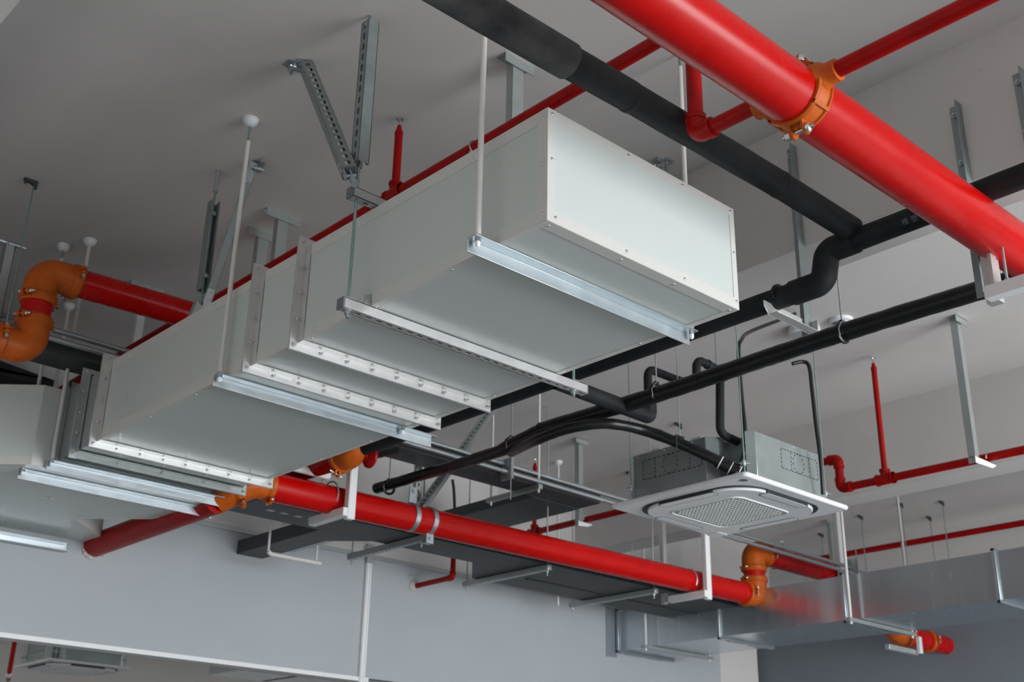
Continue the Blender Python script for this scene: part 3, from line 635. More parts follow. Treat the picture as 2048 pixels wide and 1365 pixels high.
# ================================================================== CEILING CASSETTES
def rrect(cx, cy, hx, hy, r, n=8):
    out = []
    for sx, sy, a0 in ((1, 1, 0), (-1, 1, 90), (-1, -1, 180), (1, -1, 270)):
        for i in range(n+1):
            a = R(a0+90*i/n); out.append((cx+sx*(hx-r)+r*math.cos(a), cy+sy*(hy-r)+r*math.sin(a)))
    return out
def cassette(cx, cy, z, label, detail=True):
    t = thing('cassette_air_conditioner', label, 'air conditioner', (cx, cy, z), 'four-way ceiling cassettes')
    H = .475; h = .31
    x0, y0 = cx-.395, cy-.41; x1, y1 = cx+.41, cy+.43
    pol = [(x0, y1-.07), (x0, cy-.16), (x0+.05, cy-.21), (x0+.15, cy-.215), (x0+.15, cy-.33), (x0+.07, cy-.37), (x0+.11, y0), (x1-.06, y0), (x1, y0+.06), (x1, y1-.06), (x1-.06, y1), (x0+.06, y1)]
    part('cabinet', MB().prism([(a, b, z+.03) for a, b in pol], (0, 0, .275)), BOXM, t, bevel=.002)
    # punched knock-out outlines and screws
    def dash(p, q, nx, k=7, w=.0022, ):
        p, q = V(p), V(q); 
        for i in range(k):
            a, b = p.lerp(q, (i+.15)/k), p.lerp(q, (i+.75)/k); c = (a+b)/2; g.obox(c, b-a, nx, V(nx).cross(b-a), (b-a).length/2, .0012, w)
    zz0, zz1 = z+.150, z+.262
    for (ox, oy, dx, dy, nx) in ((x0, y1-.14, 0, -1, -X), (cx-.06, y0, 1, 0, -Y)):
        g = MB()
        P_ = lambda s, zz: V((ox+dx*s, oy+dy*s, zz))
        L = .34 if dx else .42
        dash(P_(0, zz0), P_(L, zz0), nx, 12); dash(P_(0, zz1), P_(L, zz1), nx, 12)
        for s in (0, .09, L-.08, L): dash(P_(s, zz0), P_(s, zz1), nx, 5)
        for i in range(12):
            a = R(i*30); a2 = R(i*30+20); c0 = L*.5-.01
            dash(P_(c0+.052*math.cos(a), (zz0+zz1)/2+.054*math.sin(a)), P_(c0+.052*math.cos(a2), (zz0+zz1)/2+.054*math.sin(a2)), nx, 1)
        part('knockout_marks', g, DARK, t)
    for px_ in (.18, .32, .46, .60): inst(screw, t, (x0+px_, y0, z+.295), axis_rot(-Y))
    for py_ in (.1, .3, .5): inst(screw, t, (x0, y1-py_, z+.292), axis_rot(-X))
    # decoration panel with openings
    part('panel', MB().prism([(a, b, z+.005) for a, b in rrect(cx, cy, H, H, .03)], (0, 0, .028)), WHT, t, bevel=.012)
    part('air_gap', MB().prism([(a, b, z+.0025) for a, b in rrect(cx, cy, .402, .402, .19, 14)], (0, 0, .003)), DARK, t)
    part('intake_panel', MB().prism([(a, b, z-.012) for a, b in rrect(cx, cy, .388, .388, .215, 14)], (0, 0, .0165)), WHT, t, bevel=.005)
    for sx, sy in ((1, 0), (-1, 0), (0, 1), (0, -1)):
        c = (cx+sx*.366, cy+sy*.366); hx, hy = (.030, .19) if sx else (.19, .030)
        part('louver_recess', MB().prism([(a, b, z-.0135) for a, b in rrect(c[0], c[1], hx+.004, hy+.004, .028)], (0, 0, .015)), DARK, t)
        part('louver', MB().prism([(a, b, z-.0145) for a, b in rrect(c[0], c[1], hx, hy, .025)], (0, 0, .006)), WHT, t, bevel=.003)
    part('grille', MB().prism([(a, b, z-.014) for a, b in rrect(cx, cy, .235, .235, .05)], (0, 0, .004)), GRILL, t)
    ring = rrect(cx, cy, .243, .243, .055); part('grille_rim', MB().rings([V((a, b, z-.0125)) for a, b in ring]+[V((*ring[0], z-.0125))], [.005]*(len(ring)+1), 8, False), WHT2, t)
    g = MB(); n = 17
    for i in range(n):
        for j in range(n):
            dx, dy = (i-(n-1)/2)*.0262, (j-(n-1)/2)*.0262
            if abs(dx)+abs(dy) < .40: g.cyl((cx+dx, cy+dy, z-.0165), (cx+dx, cy+dy, z-.0135), .0075, n=8)
    part('grille_dots', g, WHT2, t)
    part('badge', MB().lathe((cx-.415, cy-.415, z+.005), -Z, [(0, .022), (.002, .022)], 20), PLAS, t)
    part('corner_hatch', MB().prism([(a, b, z+.002) for a, b in rrect(cx+.42, cy+.42, .05, .05, .02)], (0, 0, .004)), WHT, t)
    for sx, sy in ((-1, -1), (1, -1), (-1, 1), (1, 1)):
        p = V((cx+sx*.42+(.05 if (sx, sy) == (-1, -1) else 0), cy+sy*.36-(.03 if (sx, sy) == (-1, -1) else 0), z+.11))
        part('hanger_rod', rod(p-Z*.08, V((p.x, p.y, ZC)), .004), TEAL, t)
        part('lug', MB().obox(p, X, Y, Z, .03, .016, .003).hexn(p+Z*.003, Z, .011, .01).hexn(p-Z*.003, -Z, .011, .01), ZINC, t)
    return t
cassette(5.345, 4.04, 3.362, 'white four-way ceiling cassette with bare zinc cabinet, near centre right')
C2 = cassette(5.57, 13.15, 3.285, 'white ceiling cassette seen under the partition at the lower left')

# ================================================================== RIGHT HAND SPRINKLER LINE (x = 7.04)
rp = .0265
s1 = thing('sprinkler_branch_pipe', 'thin red sprinkler line with a riser and stepped elbows right of the cassette', 'pipe', (7.04, 4, 3.9))
part('pipe_run', MB().cyl((7.04, -1.5, 3.86), (7.04, 4.30, 3.90), rp, n=20), REDD, s1)
tee_part(s1, (7.04, 4.026, 3.898), Y, rp*1.15, Z)
part('riser', MB().cyl((7.04, 4.026, 3.94), (7.04, 4.026, 4.70), .019, n=16), REDD, s1)
sprinkler(s1, (7.04, 4.026, ZC-.015))
elbow_part(s1, (7.04, 4.29, 3.90), (7.04, 4.37, 3.90), (7.04, 4.37, 3.97), rp*1.1, REDD)
part('riser', MB().cyl((7.04, 4.37, 3.96), (7.04, 4.37, 4.06), rp*1.1, n=20), REDD, s1)
elbow_part(s1, (7.04, 4.37, 4.05), (7.04, 4.37, 4.115), (7.04, 4.44, 4.115), rp*1.1, REDD)
part('pipe_run', MB().cyl((7.04, 4.43, 4.115), (7.04, 7.8, 4.105), rp, n=20), REDD, s1)
tee_part(s1, (7.04, 7.42, 4.106), Y, rp*1.1, Z)
part('riser', MB().cyl((7.04, 7.42, 4.14), (7.04, 7.42, 4.70), .019, n=14), REDD, s1)
sprinkler(s1, (7.04, 7.42, ZC-.015))
def saddle_hanger(x, y, zp, rpipe, label, xo=-.17, ztop=ZC, grp='white saddle hangers of the red sprinkler line', w=.032):
    t = thing('saddle_hanger', label, 'hanger', (x, y, zp), grp)
    px_ = x+xo
    part('angle_post', MB().sweep([(0, 0), (w*1.5, 0), (w*1.5, .004), (.004, .004), (.004, w*1.5), (0, w*1.5)], (px_, y, zp-.07), (px_, y, ztop-.004), X, Y), GALV, t)
    part('ceiling_plate', MB().box((px_-.05, y-.02, ztop-.045), (px_+.10, y-.016, ztop)).box((px_-.05, y-.02, ztop-.004), (px_+.10, y+.04, ztop)), GALV, t)
    a = zp-rpipe-.004
    part('saddle', MB().prism([(px_-.01, y-.004, a), (x+.05, y-.004, a), (x+.05, y-.004, a-.012), (x+.0, y-.004, a-.035), (px_-.01, y-.004, a-.045)], (0, .004, 0)).box((px_, y-.004, a-.004), (x+.05, y+.04, a)), WHTP, t)
    part('u_bolt', MB().path([V((x, y+.015, zp))+(X*math.cos(b)+Z*math.sin(b))*(rpipe+.003) for b in [R(-10+20*i) for i in range(11)]], .0035, n=6), WHTP, t)
    return t
saddle_hanger(7.04, 3.29, 3.885, rp, 'pale steel hanger post and saddle on the red line at the right edge', xo=-.20)
saddle_hanger(7.04, 6.78, 4.11, rp, 'pale steel hanger and saddle on the red line left of the cassette', xo=-.10)
s2 = thing('sprinkler_branch_pipe', 'thin dark red pipe in the far bay behind the galvanised duct', 'pipe', (11.0, 6, 4.5))
part('pipe_run', MB().cyl((11.05, -1.5, 4.50), (11.05, 7.8, 4.50), .030, n=18), REDD, s2)
hd = A(1568, 1084, z=ZC-.02)
part('riser', MB().cyl((11.05, min(hd.y, 7.7), 4.5), (11.05, min(hd.y, 7.7), 4.70), .02, n=14), REDD, s2)
sprinkler(s2, (11.05, min(hd.y, 7.7), ZC-.02))

# ================================================================== MAIN RED PIPE ALONG THE PARTITION (y = 6.2)
MY, MZ, MR = 6.20, 3.605, .0905
mp = thing('fire_main_pipe', 'long bright red main pipe stepping over the galvanised duct in front of the partition', 'pipe', (6, MY, MZ))
part('pipe_run', MB().cyl((3.66, MY, MZ-.025), (8.36, MY, MZ+.008), MR, n=48), RED, mp)
def orange_elbow(parent, pts, r, bend, caps, m=ORG):
    g = MB(); g.path(pts, r*1.10, bend=bend, n=30, seg=10); e = part('elbow', g, m, parent, 'orange cast elbow')
    for c, ax, lug in caps: coupling(parent, c, ax, r, lug, m)
    return e
UX = 8.50
orange_elbow(mp, [(8.33, MY, MZ+.008), (UX, MY, MZ+.008), (UX, MY, MZ+.13)], MR, .13, [((8.36, MY, MZ+.008), X, Y), ((UX, MY, MZ+.14), Z, X)])
part('pipe_run', MB().cyl((UX, MY, MZ+.1), (UX, MY, MZ+.27), MR, n=40), RED, mp)
orange_elbow(mp, [(UX, MY, MZ+.24), (UX, MY, 3.99), (UX+.17, MY, 3.99)], MR, .13, [((UX, MY, MZ+.235), Z, X), ((UX+.17, MY, 3.99), X, -Y)])
part('pipe_run', MB().cyl((UX+.15, MY, 3.99), (10.55, MY, 3.99), MR, n=40), RED, mp)
orange_elbow(mp, [(10.52, MY, 3.99), (10.70, MY, 3.99), (10.70, MY, 3.80)], MR, .15, [((10.70, MY, 3.83), Z, X)])
orange_elbow(mp, [(10.70, MY, 3.82), (10.70, MY, 3.56), (10.88, MY, 3.56)], MR, .15, [((10.88, MY, 3.56), X, Y)])
part('pipe_run', MB().cyl((10.86, MY, 3.56), (11.69, MY, 3.56), MR, n=40), RED, mp)
coupling(mp, (11.32, MY, 3.56), X, MR, Y)
# left end: two cast bends to the pipe that enters the partition
WX, WZ = 3.333, 3.42
orange_elbow(mp, [(3.66, MY, MZ-.025), (3.55, MY, MZ-.035), (3.45, MY+.05, 3.51), (3.40, MY+.12, 3.47)], MR*.86, .08, [((3.655, MY, MZ-.025), X, (0, -.5, -1)), ((3.46, MY+.04, 3.52), (-.8, .3, -.5), (0, -.5, -1))])
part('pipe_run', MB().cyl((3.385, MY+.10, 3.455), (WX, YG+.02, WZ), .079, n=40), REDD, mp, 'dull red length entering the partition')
g = MB()
for k in range(14):
    a = random.uniform(PI*.9, PI*2.1); q = V((WX+math.cos(a)*.088, YG-.002, WZ+math.sin(a)*.088)); g.dome(q, -Y, random.uniform(.008, .02), .008, 7)
solo('plaster_patch', g, CHALK, 'crumbled plaster around the red pipe where it enters the partition', 'plaster')
# clamps and hangers of this pipe
def jhanger(x, label, side=0, ztop=ZC, second=True, y0=MY-.125):
    t = thing('pipe_support', label, 'bracket', (x, MY, MZ), 'square tube supports of the long red pipe')
    part('post', MB().box((x-.028, y0-.05, MZ-MR-.075), (x+.030, y0, ztop)), WHTP, t, bevel=.008)
    part('support_arm', MB().box((x-.060, y0-.045, MZ-MR-.060), (x-.005, y0+.34, MZ-MR-.006)), WHTP, t, bevel=.004)
    if second: part('post', MB().box((x-.05, y0+.38, MZ-MR-.06), (x-.01, y0+.42, ztop)), ALU, t)
    part('u_bolt', MB().path([V((x-.055, MY, MZ))+(Y*math.cos(a)+Z*math.sin(a))*(MR+.005) for a in [R(-30+20*i) for i in range(13)]], .005, n=6), GALV, t)
    g = MB().box((x-.06, y0-.07, ztop-.006), (x+.06, y0+.03, ztop)); part('ceiling_plate', g, GALV, t)
    return t
jhanger(4.16, 'pale square tube post and arm holding the red pipe right of the duct end', second=False)
jhanger(7.66, 'pale square tube post and arm holding the red pipe below the cassette')
jx = thing('pipe_support', 'pale post holding the red pipe over the galvanised duct', 'bracket', (9.66, MY, 3.9), 'square tube supports of the long red pipe')
part('post', MB().box((9.62, MY-.16, 3.80), (9.68, MY-.11, ZC)), WHTP, jx, bevel=.008)
part('support_arm', MB().box((9.58, MY-.15, 3.82), (9.62, MY+.2, 3.88)), ALU, jx)
part('ceiling_plate', MB().box((9.57, MY-.19, ZC-.006), (9.73, MY-.08, ZC)), GALV, jx)
uc = thing('seismic_clamp', 'twin zinc strap clamp around the red pipe, centre', 'clamp', (4.80, MY, MZ))
def band(x, r, wdt=.036, t=.004):
    return MB().lathe((x-wdt/2, MY, MZ-.012), X, [(0, r), (0, r+t), (wdt, r+t), (wdt, r)], 40)
part('strap', band(4.75, MR+.003), ZINC, uc); part('strap', band(4.90, MR+.003), ZINC, uc)
part('lug', MB().box((4.72, MY-.02, MZ+MR-.01), (4.78, MY-.012, MZ+MR+.10)).hexn((4.75, MY-.02, MZ+MR+.07), -Y, .013, .014), ZINC, uc)
part('lug', MB().box((4.87, MY-.03, MZ-MR-.075), (4.93, MY+.02, MZ-MR-.01)).hexn((4.90, MY-.03, MZ-MR-.045), -Y, .013, .014), ZINC, uc)
brk = thing('brace_arm', 'dark slotted brace rising right from the strap clamp to the ceiling', 'brace', (4.8, 6.25, 3.8))
pa_, pb2 = V((4.86, MY+.02, MZ+MR+.02)), A(975, 770, y=6.5)
part('slotted_channel', slotted(pa_, V((5.75, 6.45, ZC)), (-.6, -.5, .4), .05), GALV, brk)
uch = solo('slotted_post', slotted((4.93, 6.36, MZ+.1), (4.93, 6.36, ZC), (-.3, -1, 0), .045), GALV, 'upright slotted channel behind the red pipe at the strap clamp', 'channel')
u2 = solo('slotted_post', slotted((4.52, 6.40, 3.98), (4.52, 6.40, ZC), (-.3, -1, 0), .05), GALV, 'dark slotted upright beside the red handwheel', 'channel')
u3 = solo('slotted_post', slotted((4.72, 6.44, 4.10), (4.72, 6.44, ZC), (-.3, -1, 0), .045), GALV, 'short dark upright channel right of the handwheel', 'channel')

# ================================================================== LEFT RED PIPE WITH TWO ORANGE ELBOWS
LY, LR = 5.75, .0765
lp = thing('fire_main_pipe', 'red pipe with two orange elbows stepping up behind the duct at the far left', 'pipe', (1.95, LY, 4.0))
LX = 1.955
orange_elbow(lp, [(1.80, LY, 3.845), (LX, LY, 3.845), (LX, LY, 4.00)], LR, .14, [((1.80, LY, 3.845), X, (0, -1, .25)), ((LX, LY, 3.995), Z, (-.8, -.6, 0))])
part('pipe_run', MB().cyl((LX, LY, 3.98), (LX, LY, 4.15), LR, n=40), RED, lp)
orange_elbow(lp, [(LX, LY, 4.115), (LX, LY, 4.275), (LX+.16, LY, 4.275)], LR, .14, [((LX, LY, 4.118), Z, (-.8, -.6, 0)), ((LX+.165, LY, 4.276), X, (0, -1, .25))])
part('pipe_run', MB().cyl((LX+.15, LY, 4.276), (3.86, LY, 4.33), LR, n=40), RED, lp)
part('pipe_run', MB().cyl((1.0, LY, 3.83), (1.80, LY, 3.845), LR, n=40), RED, lp)
VX, VY = 3.96, 5.80
orange_elbow(lp, [(3.84, LY, 4.33), (VX, LY, 4.33), (VX, LY, 4.17)], LR, .11, [((VX, LY, 4.19), Z, X)])
part('pipe_run', MB().cyl((VX, LY, 3.86), (VX, LY, 4.19), LR, n=40), RED, lp)
orange_elbow(lp, [(VX, LY, 3.90), (VX, LY, 3.755), (VX, LY+.14, 3.755)], LR, .12, [((VX-.01, LY+.02, 3.80), (0, .5, -.9), (-1, -.2, -.2)), ((VX, LY+.13, 3.755), Y, (-.3, 0, -1))])
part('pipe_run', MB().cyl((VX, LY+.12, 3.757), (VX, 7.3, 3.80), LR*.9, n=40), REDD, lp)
hw = thing('valve_handwheel', 'dark red valve handwheel with black lever poking out right of the duct', 'valve', (4.1, LY, 3.78))
hc = A(738, 914, y=5.72)
g = MB().lathe(hc-X*.03, X, [(0, .02), (.02, .055), (.03, .068), (.045, .070), (.05, .055), (.035, .03), (.06, .02)], 30); g.cyl(V((VX+.05, hc.y, hc.z)), hc-X*.02, .025, n=16)
part('wheel', g, REDD, hw)
he = A(800, 899, y=5.60)
part('lever', MB().obox((hc+X*.02+he)/2, he-hc, Z, (he-hc).cross(Z), (he-hc).length/2-.012, .016, .016), CABLE, hw)
part('lever_stem', MB().cyl(hc, hc+(he-hc)*.6, .006, n=8), REDD, hw)

# ================================================================== CONDUITS, TRAYS
cg = 'pair of zinc conduits crossing the room'
for z, y, lab in ((4.035, 5.985, 'lower and nearer zinc conduit of the pair crossing the room'), (4.100, 6.02, 'upper zinc conduit of the pair crossing the room')):
    t = thing('conduit', lab, 'conduit', (5, y, z), cg)
    part('tube', MB().cyl((-.2, y, z+.02), (12.0, y, z-.095), .0155, n=16), ZINC, t)
    for x in (4.1, 5.35, 8.0, 9.75, 1.84): part('coupling', MB().cyl((x, y, z-.0096*(x)+.02), (x+.05, y, z-.0096*x+.02), .0195, n=16), ZINC, t)
for x, y, lab in ((5.42, 5.985, 'thin rod with hook tip through the conduits near the tray bracket'), (9.75, 5.985, 'thin rod through the conduits right of the cassette')):
    solo('hanger_rod', MB().cyl((x, y-.03, 3.80), (x, y-.03, ZC), .004, n=8).box((x-.012, y-.045, 3.95), (x+.012, y+.06, 4.10)), GALV, lab, 'rod', 'thin rods holding the conduits')
TZ = 3.985
tb = thing('cable_tray', 'upper dark cable tray beside the conduits ending in a turn', 'cable tray', (4, 6.2, TZ))
part('tray_body', MB().box((-.2, 6.045, TZ), (6.42, 6.275, TZ+.085)), TRAY, tb, bevel=.003)
part('tray_turn', MB().box((5.93, 6.275, TZ-.004), (6.42, 7.80, TZ+.08)), TRAY, tb, bevel=.003)
g = MB()
for i in range(5): g.box((5.925, 6.34+i*.07, TZ+.035), (5.93, 6.365+i*.07, TZ+.05))
part('slots', g, GALV, tb)
for i in range(3): part('label_patch', MB().box((3.78+i*.16, 6.13, TZ-.0015), (3.85+i*.16, 6.17, TZ)), GALV, tb)
hr = thing('tray_hanger', 'white rods and flat bar under the upper cable tray', 'hanger', (5.75, 6.2, TZ-.03))
part('bar', MB().box((5.72, 5.99, TZ-.035), (5.76, 6.56, TZ-.003)), GALV, hr)
for y in (6.01, 6.52): part('rod', MB().cyl((5.74, y, TZ-.06), (5.74, y, ZC), .009, n=12), PVC, hr)
# lower tray along the partition
LZ = 3.54
lt = thing('cable_tray', 'wide dark cable tray under the red pipe beside the partition', 'cable tray', (5.5, 6.8, LZ))
part('tray_body', MB().box((3.70, 6.395, LZ), (8.6, 6.76, LZ+.09)), TRAY, lt, bevel=.003)
part('tray_body', MB().prism([(5.78, 6.76, LZ), (6.15, 7.19, LZ), (8.6, 7.19, LZ), (8.6, 6.76, LZ)], (0, 0, .09)), TRAY, lt)
part('side_lip', MB().box((3.70, 6.385, LZ+.0), (8.6, 6.395, LZ+.115)), DARK, lt)
part('divider', MB().box((6.45, 6.865, LZ-.006), (8.5, 6.90, LZ-.0)), DARK, lt)
part('tray_end', MB().prism([(3.44, 6.395, LZ+.06), (3.70, 6.395, LZ), (3.70, 6.76, LZ), (3.56, 6.60, LZ+.06)], (0, 0, .05)), TRAY, lt)
for i in range(4): part('label_patch', MB().prism([(3.88+i*.105, 6.54, LZ-.0015), (3.93+i*.105, 6.54, LZ-.0015), (3.92+i*.105, 6.57, LZ-.0015), (3.87+i*.105, 6.57, LZ-.0015)], (0, 0, .0015)), GALV, lt)
wt = thing('cable_tray', 'dark cable duct entering the partition left of the upright joint', 'cable tray', (4.5, 7.3, LZ))
part('tray_body', MB().box((4.41, 6.76, LZ), (4.63, YG+.02, LZ+.10)), TRAY, wt, bevel=.003)
part('tray_body', MB().prism([(4.41, 6.76, LZ-.001), (4.63, 6.98, LZ-.001), (4.85, 6.76, LZ-.001)], (0, 0, .09)), TRAY, wt)
part('rail', MB().box((4.66, 6.70, LZ+.03), (4.70, 7.60, LZ+.07)).box((4.70, 6.70, LZ+.03), (4.74, 7.60, LZ+.035)), GALV, wt)
part('yellow_wire', MB().rings(smooth([V((4.39, 6.82, 3.66)), V((4.37, 7.0, 3.625)), V((4.39, 7.2, 3.655))]), [.004]*17, 8), mat('yellow wire', (.5, .5, .2), .5), wt, 'pale yellow wire loop')
uh = thing('rod_hanger', 'cream rods and rounded bar under the dark duct by the partition', 'hanger', (4.6, 7.35, 3.45))
hx = 4.36
part('bar', MB().path([(hx, 7.30, 3.47), (hx+.02, 7.30, 3.455), (hx+.44, 7.30, 3.455)], .016, bend=.02, n=14), PVC, uh)
for x in (hx, hx+.40): part('rod', MB().cyl((x, 7.30, 3.47), (x, 7.30, ZC), .009, n=12), PVC, uh)
# channel bars that carry the lower tray
def traybar(x, y0, y1, label, slots=False):
    t = thing('tray_support', label, 'bracket', (x, (y0+y1)/2, LZ-.04), 'channel bars under the lower cable tray')
    if slots: part('bar', slotted((x, y0, LZ-.045), (x, y1, LZ-.045), -Z, .041), GALV, t)
    else: part('bar', MB().box((x-.022, y0, LZ-.047), (x+.022, y1, LZ-.004)), GALV, t, bevel=.006)
    for y in (y0+.03, y1-.03): part('rod', MB().cyl((x, y, LZ-.085), (x, y, ZC), .006, n=10).hexn((x, y, LZ-.06), Z, .012, .012), GALV, t)
    return t
traybar(4.98, 6.33, 7.20, 'slotted channel bar under the tray next to the upright wall joint', True)
traybar(5.98+.22, 6.36, 7.34, 'middle channel bar under the lower cable tray')
traybar(7.40, 6.36, 7.34, 'channel bar under the lower cable tray nearest the galvanised duct')
# small red drain pipe through the partition
sd = thing('test_drain_pipe', 'small red pipe with one elbow entering the partition under the tray', 'pipe', (6.09, 7.4, 3.56))
ry = A(905, 1160, x=6.09).y
part('pipe_run', MB().cyl((6.09, ry+.03, 3.56), (6.09, YG+.01, 3.555), .021, n=16), REDD, sd)
part('riser', MB().cyl((6.09, ry, 3.59), (6.09, ry, 3.72), .021, n=16), REDD, sd)
elbow_part(sd, (6.09, ry, 3.60), (6.09, ry, 3.56), (6.09, ry+.04, 3.56), .021, REDD)
solo('plaster_patch', MB().dome((6.07, YG-.001, 3.55), -Y, .05, .006, 12).dome((6.03, YG-.001, 3.62), -Y, .02, .005, 8), CHALK, 'plaster patch around the small red pipe in the partition', 'plaster')

# ================================================================== GALVANISED DUCT
gd = thing('galvanised_duct', 'spangled galvanised duct along the lower right coming out of the partition', 'duct', (8.9, 4, 3.305))
GX0, GX1, GZ0, GZ1 = 8.50, 9.26, 3.305, 3.660
ys = [7.83, 6.60, 5.335, 4.05, 2.8, 1.5, .2, -1.1]
for a, b in zip(ys, ys[1:]): part('duct_section', MB().box((GX0, b+.004, GZ0), (GX1, a-.004, GZ1)), GALVD, gd)
for y in ys[1:]+[7.79]:
    g = MB(); q = .022
    g.box((GX0-q, y-.016, GZ0-q), (GX0, y+.016, GZ1+q)).box((GX0-q, y-.016, GZ0-q), (GX1+q, y+.016, GZ0)).box((GX1, y-.016, GZ0-q), (GX1+q, y+.016, GZ1+q)).box((GX0-q, y-.016, GZ1), (GX1+q, y+.016, GZ1+q))
    fl = part('flange', g, ZINC, gd, bevel=.004)
    for x in (GX0+.12, GX0+.42): part('flange_clip', MB().box((x, y-.022, GZ0-q-.006), (x+.20, y+.022, GZ0-q+.004)), ZINC, fl, bevel=.003)
def gtrap(y, label, x1=GX1+.10):
    t = thing('trapeze_hanger', label, 'hanger', (8.9, y, 3.28), 'rod and bar hangers of the galvanised duct')
    part('bar', MB().box((GX0-.13, y-.02, GZ0-.034), (x1, y+.02, GZ0-.004)), GALV, t)
    for x in (GX0-.085, x1-.03):
        part('sleeve', MB().cyl((x, y, GZ0-.004), (x, y, ZC-.03), .0115, n=12), PVC, t)
        part('rod_cap', MB().cyl((x, y, GZ0-.05), (x, y, GZ0-.034), .010, n=10), WHT2, t); part('ceiling_cup', cup(x, y, .04), WHT, t)
gtrap(7.38, 'white rod trapeze under the galvanised duct nearest the partition')
gtrap(5.24, 'white rod trapeze under the galvanised duct below the cassette corner')
# dark slab on the partition, painting the shade of the gap beside the duct
struct('wall_gap_shade', MB().box((8.36, YG-.003, 3.24), (8.50, YG+.02, 3.70)), DWALL)

# ================================================================== CEILING SPEAKER, DETECTOR, RODS
def disc(name, c, r, h, label, cat, m=WHT):
    t = thing(name, label, cat, (c.x, c.y, ZC)); part('body', MB().lathe((c.x, c.y, ZC), -Z, [(0, r), (h*.5, r), (h*.85, r*.97), (h, r*.88)], 36), m, t); return t
sp = A(1609, 668, z=ZC-.04); t = disc('ceiling_speaker', sp, .105, .05, 'round white ceiling speaker half hidden by the black pipe bracket', 'speaker')
part('grille', MB().lathe((sp.x, sp.y, ZC-.05), -Z, [(0, .085), (.003, .085)], 32), GRILL, t)
dt = A(1683, 648, z=ZC-.03); t = disc('smoke_detector', dt, .075, .022, 'white smoke detector on the ceiling behind a thin rod', 'detector')
part('chamber', MB().lathe((dt.x, dt.y, ZC-.022), -Z, [(0, .045), (.022, .045), (.028, .03)], 28), WHT, t)
g = MB()
for i in range(16): a = R(i*22.5); g.obox((dt.x+math.cos(a)*.0455, dt.y+math.sin(a)*.0455, ZC-.033), (math.cos(a), math.sin(a), 0), (-math.sin(a), math.cos(a), 0), Z, .0015, .004, .007)
part('vents', g, DARK, t)
# thin rods with clips, in every bay
rods = [((62, 360), 3.95, 'thin zinc rod with a black ceiling clip at the far left', 1.821), ((1258, 945), 3.6, 'thin rod with a clip left of the cassette cabinet', 0),
        ((1356, 847), 4.2, 'short thin rod with clip above the wrapped hose', 0), ((1038, 880), 4.05, 'thin rod with clip above the conduits behind the hose', 0),
        ((1720, 1032), 3.9, 'thin rod with clip just right of the cassette panel tip', 0), ((1800, 1007), 3.75, 'thin rod next to the white rod over the galvanised duct', 0),
        ((1857, 1034), 3.75, 'thin rod over the galvanised duct, shorter of the two right of the white rod', 0), ((1882, 1003), 3.75, 'thin rod over the galvanised duct, rightmost of the group', 0),
        ((1641, 1068), 4.0, 'thin rod behind the conduits right of the strut', 0)]
for (px_, py_), zb, lab, _ in rods:
    c = A(px_, py_, z=ZC); t = thing('hanger_rod', lab, 'rod', c, 'thin hanging rods with ceiling clips')
    part('rod', MB().cyl((c.x+.02, c.y, zb), (c.x+.02, c.y, ZC-.03), .0048, n=8), TEAL, t)
    part('ceiling_clip', MB().prism([(c.x-.035, c.y-.012, ZC), (c.x-.035, c.y-.012, ZC-.012), (c.x+.01, c.y-.012, ZC-.022), (c.x+.035, c.y-.012, ZC-.045), (c.x+.035, c.y-.012, ZC)], (0, .024, 0)).cyl((c.x-.025, c.y, ZC-.03), (c.x-.025, c.y, ZC), .006, n=8), TRAY, t)
for (px_, py_), zb, lab in (((1117, 923), 3.5, 'white sleeved rod with ceiling cup left of the flat steel post'), ((139, 610), 3.5, 'pale sleeved rod hanging behind the two left duct rods'),):
    c = A(px_, py_, z=ZC)
    c.y = min(c.y, 7.7)
    t = thing('sleeved_rod', lab, 'rod', c, 'single white sleeved rods')
    part('sleeve', MB().cyl((c.x, c.y, zb), (c.x, c.y, ZC-.03), .0105, n=12), PVC, t); part('ceiling_cup', cup(c.x, c.y, .036), WHT, t)
# grey post in the far bay
fc = A(1662, 1045, z=ZC); t = thing('hanger_post', 'dark flat post hanging in the far bay right of the cassette', 'hanger', fc)
part('post', MB().box((fc.x-.04, fc.y-.01, 4.2), (fc.x+.04, fc.y+.03, ZC)), GALV, t); part('ceiling_plate', MB().box((fc.x-.12, fc.y-.03, ZC-.03), (fc.x+.12, fc.y+.04, ZC)), GALV, t)
q = A(290, 572, z=ZC); t = thing('hanger_post', 'pale post and ceiling plate behind the left red pipe', 'hanger', q, 'folded steel posts holding the thin red pipe')
part('post', MB().box((q.x-.02, q.y, 4.2), (q.x+.03, q.y+.03, ZC)), WHTP, t); part('ceiling_plate', MB().box((q.x-.10, q.y-.02, ZC-.03), (q.x+.12, q.y+.05, ZC)), GALV, t)
q = A(655, 952, x=4.05); t = thing('pipe_support', 'white bar with rounded end under the dull red pipe beside the orange valve', 'bracket', q, 'square tube supports of the long red pipe')
part('bar', MB().box((q.x-.40, q.y-.02, q.z-.025), (q.x+.02, q.y+.02, q.z+.025)), WHTP, t, bevel=.015); part('rod', MB().cyl((q.x-.01, q.y, q.z-.04), (q.x-.01, q.y, 4.7867), .005, n=8), GALV, t)
q = A(1775, 1293, y=6.06); t = thing('pipe_support', 'pale arm and post under the red pipe entering the dark wall', 'bracket', q, 'square tube supports of the long red pipe')
part('support_arm', MB().box((q.x, 6.04, q.z-.03), (q.x+.52, 6.09, q.z+.02)), ALU, t, bevel=.006); part('post', MB().box((q.x+.47, 5.99, q.z-.02), (q.x+.52, 6.03, q.z+.14)), WHTP, t, bevel=.006)
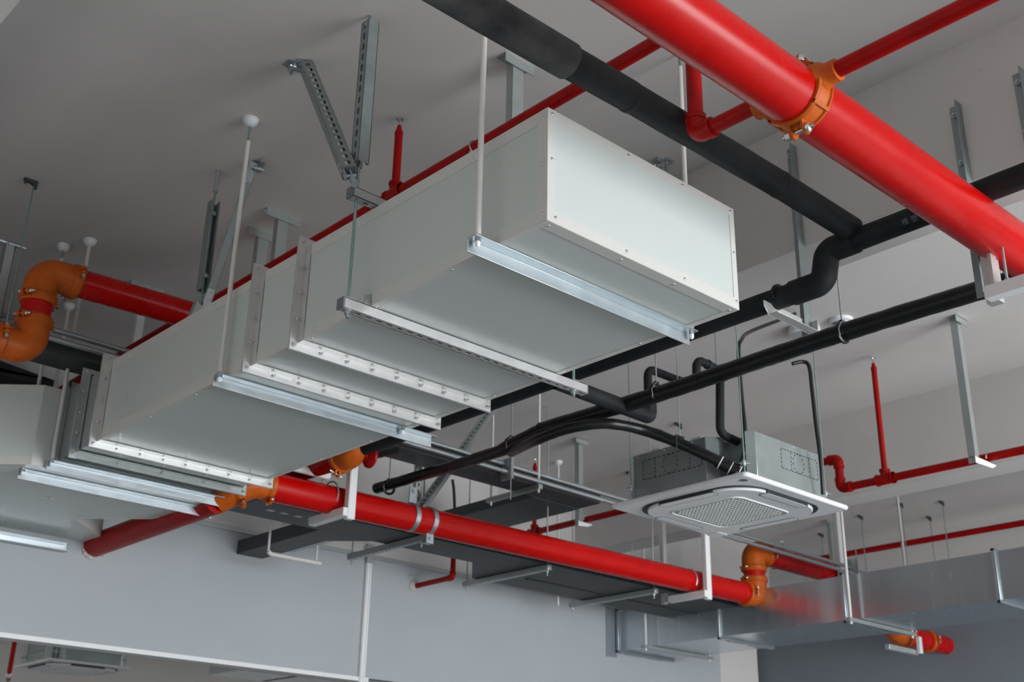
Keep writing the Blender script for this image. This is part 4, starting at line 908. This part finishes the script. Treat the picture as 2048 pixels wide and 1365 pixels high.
# left edge frame
fr = thing('channel_frame', 'grey channel frame hanging at the left edge', 'frame', (1.7, 5.9, 4.2))
q0, q1 = A(28, 497, y=6.0), A(0, 640, y=6.0)
part('upright', slotted((q0.x-.02, 6.0, 3.95), (q0.x-.02, 6.0, q0.z+.02), -Y, .05, slots=False), GALV, fr)
part('crossbar', MB().cyl((.4, 6.03, q0.z+.06), (q0.x+.02, 6.03, q0.z+.03), .018, n=14).cyl((q0.x-.03, 6.0, q0.z+.02), (q0.x+.06, 6.0, q0.z+.02), .008, n=8), ZINC, fr)
# dark trunking above the elbow duct at the left edge
k0 = A(112, 778, y=7.3); solo('cable_trunking', MB().prism([(.6, 7.3, k0.z+.0), (k0.x, 7.3, k0.z), (k0.x-.0, 7.3, k0.z+.05), (.96, 7.3, k0.z+.22), (.6, 7.3, min(k0.z+.3, 4.1))], (0, .3, 0)), CABLE, 'black trunking above the grey elbow duct at the left edge', 'trunking')
# black loop cable hanging behind the strap clamp
lc = [A(905, 960, y=7.4), A(908, 985, y=7.4), A(909, 1030, y=7.4), A(905, 1070, y=7.4)]
solo('power_cable', MB().rings(smooth(lc), [.012]*25, 10), CABLE, 'short black cable hanging behind the red pipe right of the strap clamp', 'cable')
# room beyond the partition
rm = thing('galvanised_duct', 'galvanised duct corner showing under the partition edge', 'duct', (8, 13, 3.2))
q = A(640, 1362, y=13.0)
part('duct_section', MB().box((q.x-1.6, 12.2, q.z-.1), (q.x+1.5, 12.9, q.z+.10)), GALVD, rm)
part('flange', MB().box((q.x-.9, 12.18, q.z-.1), (q.x-.84, 12.9, q.z+.14)), GALV, rm)
t = thing('sprinkler_branch_pipe', 'thin red drop pipe beside the far cassette under the partition', 'pipe', (4, 12, 3.2))
q0, q1 = A(30, 1285, y=11.5), A(19, 1344, y=11.5)
part('riser', MB().cyl((q1.x, 11.5, q1.z), (q1.x, 11.5, ZC), .022, n=12), REDD, t); part('pipe_run', MB().cyl((q1.x, 11.5, q1.z), (q1.x+.3, 12.3, q1.z+.02), .022, n=12), REDD, t)
part('sleeve', MB().cyl((q1.x+.02, 11.55, q1.z-.004), (q1.x+.11, 11.8, q1.z+.002), .028, n=12), WHT2, t)
# second zone of pale lines in the far bay
solo('lever_valve', MB().box((10.62, 6.6, 3.9), (10.75, 6.7, 4.02)).obox((10.95, 6.55, 3.99), (1, -.4, -.15), Y, Z, .2, .012, .008).cyl((10.69, 6.65, 3.6), (10.69, 6.65, 4.0), .03, n=14), REDD, 'dark red lever valve standing above the galvanised duct', 'valve')
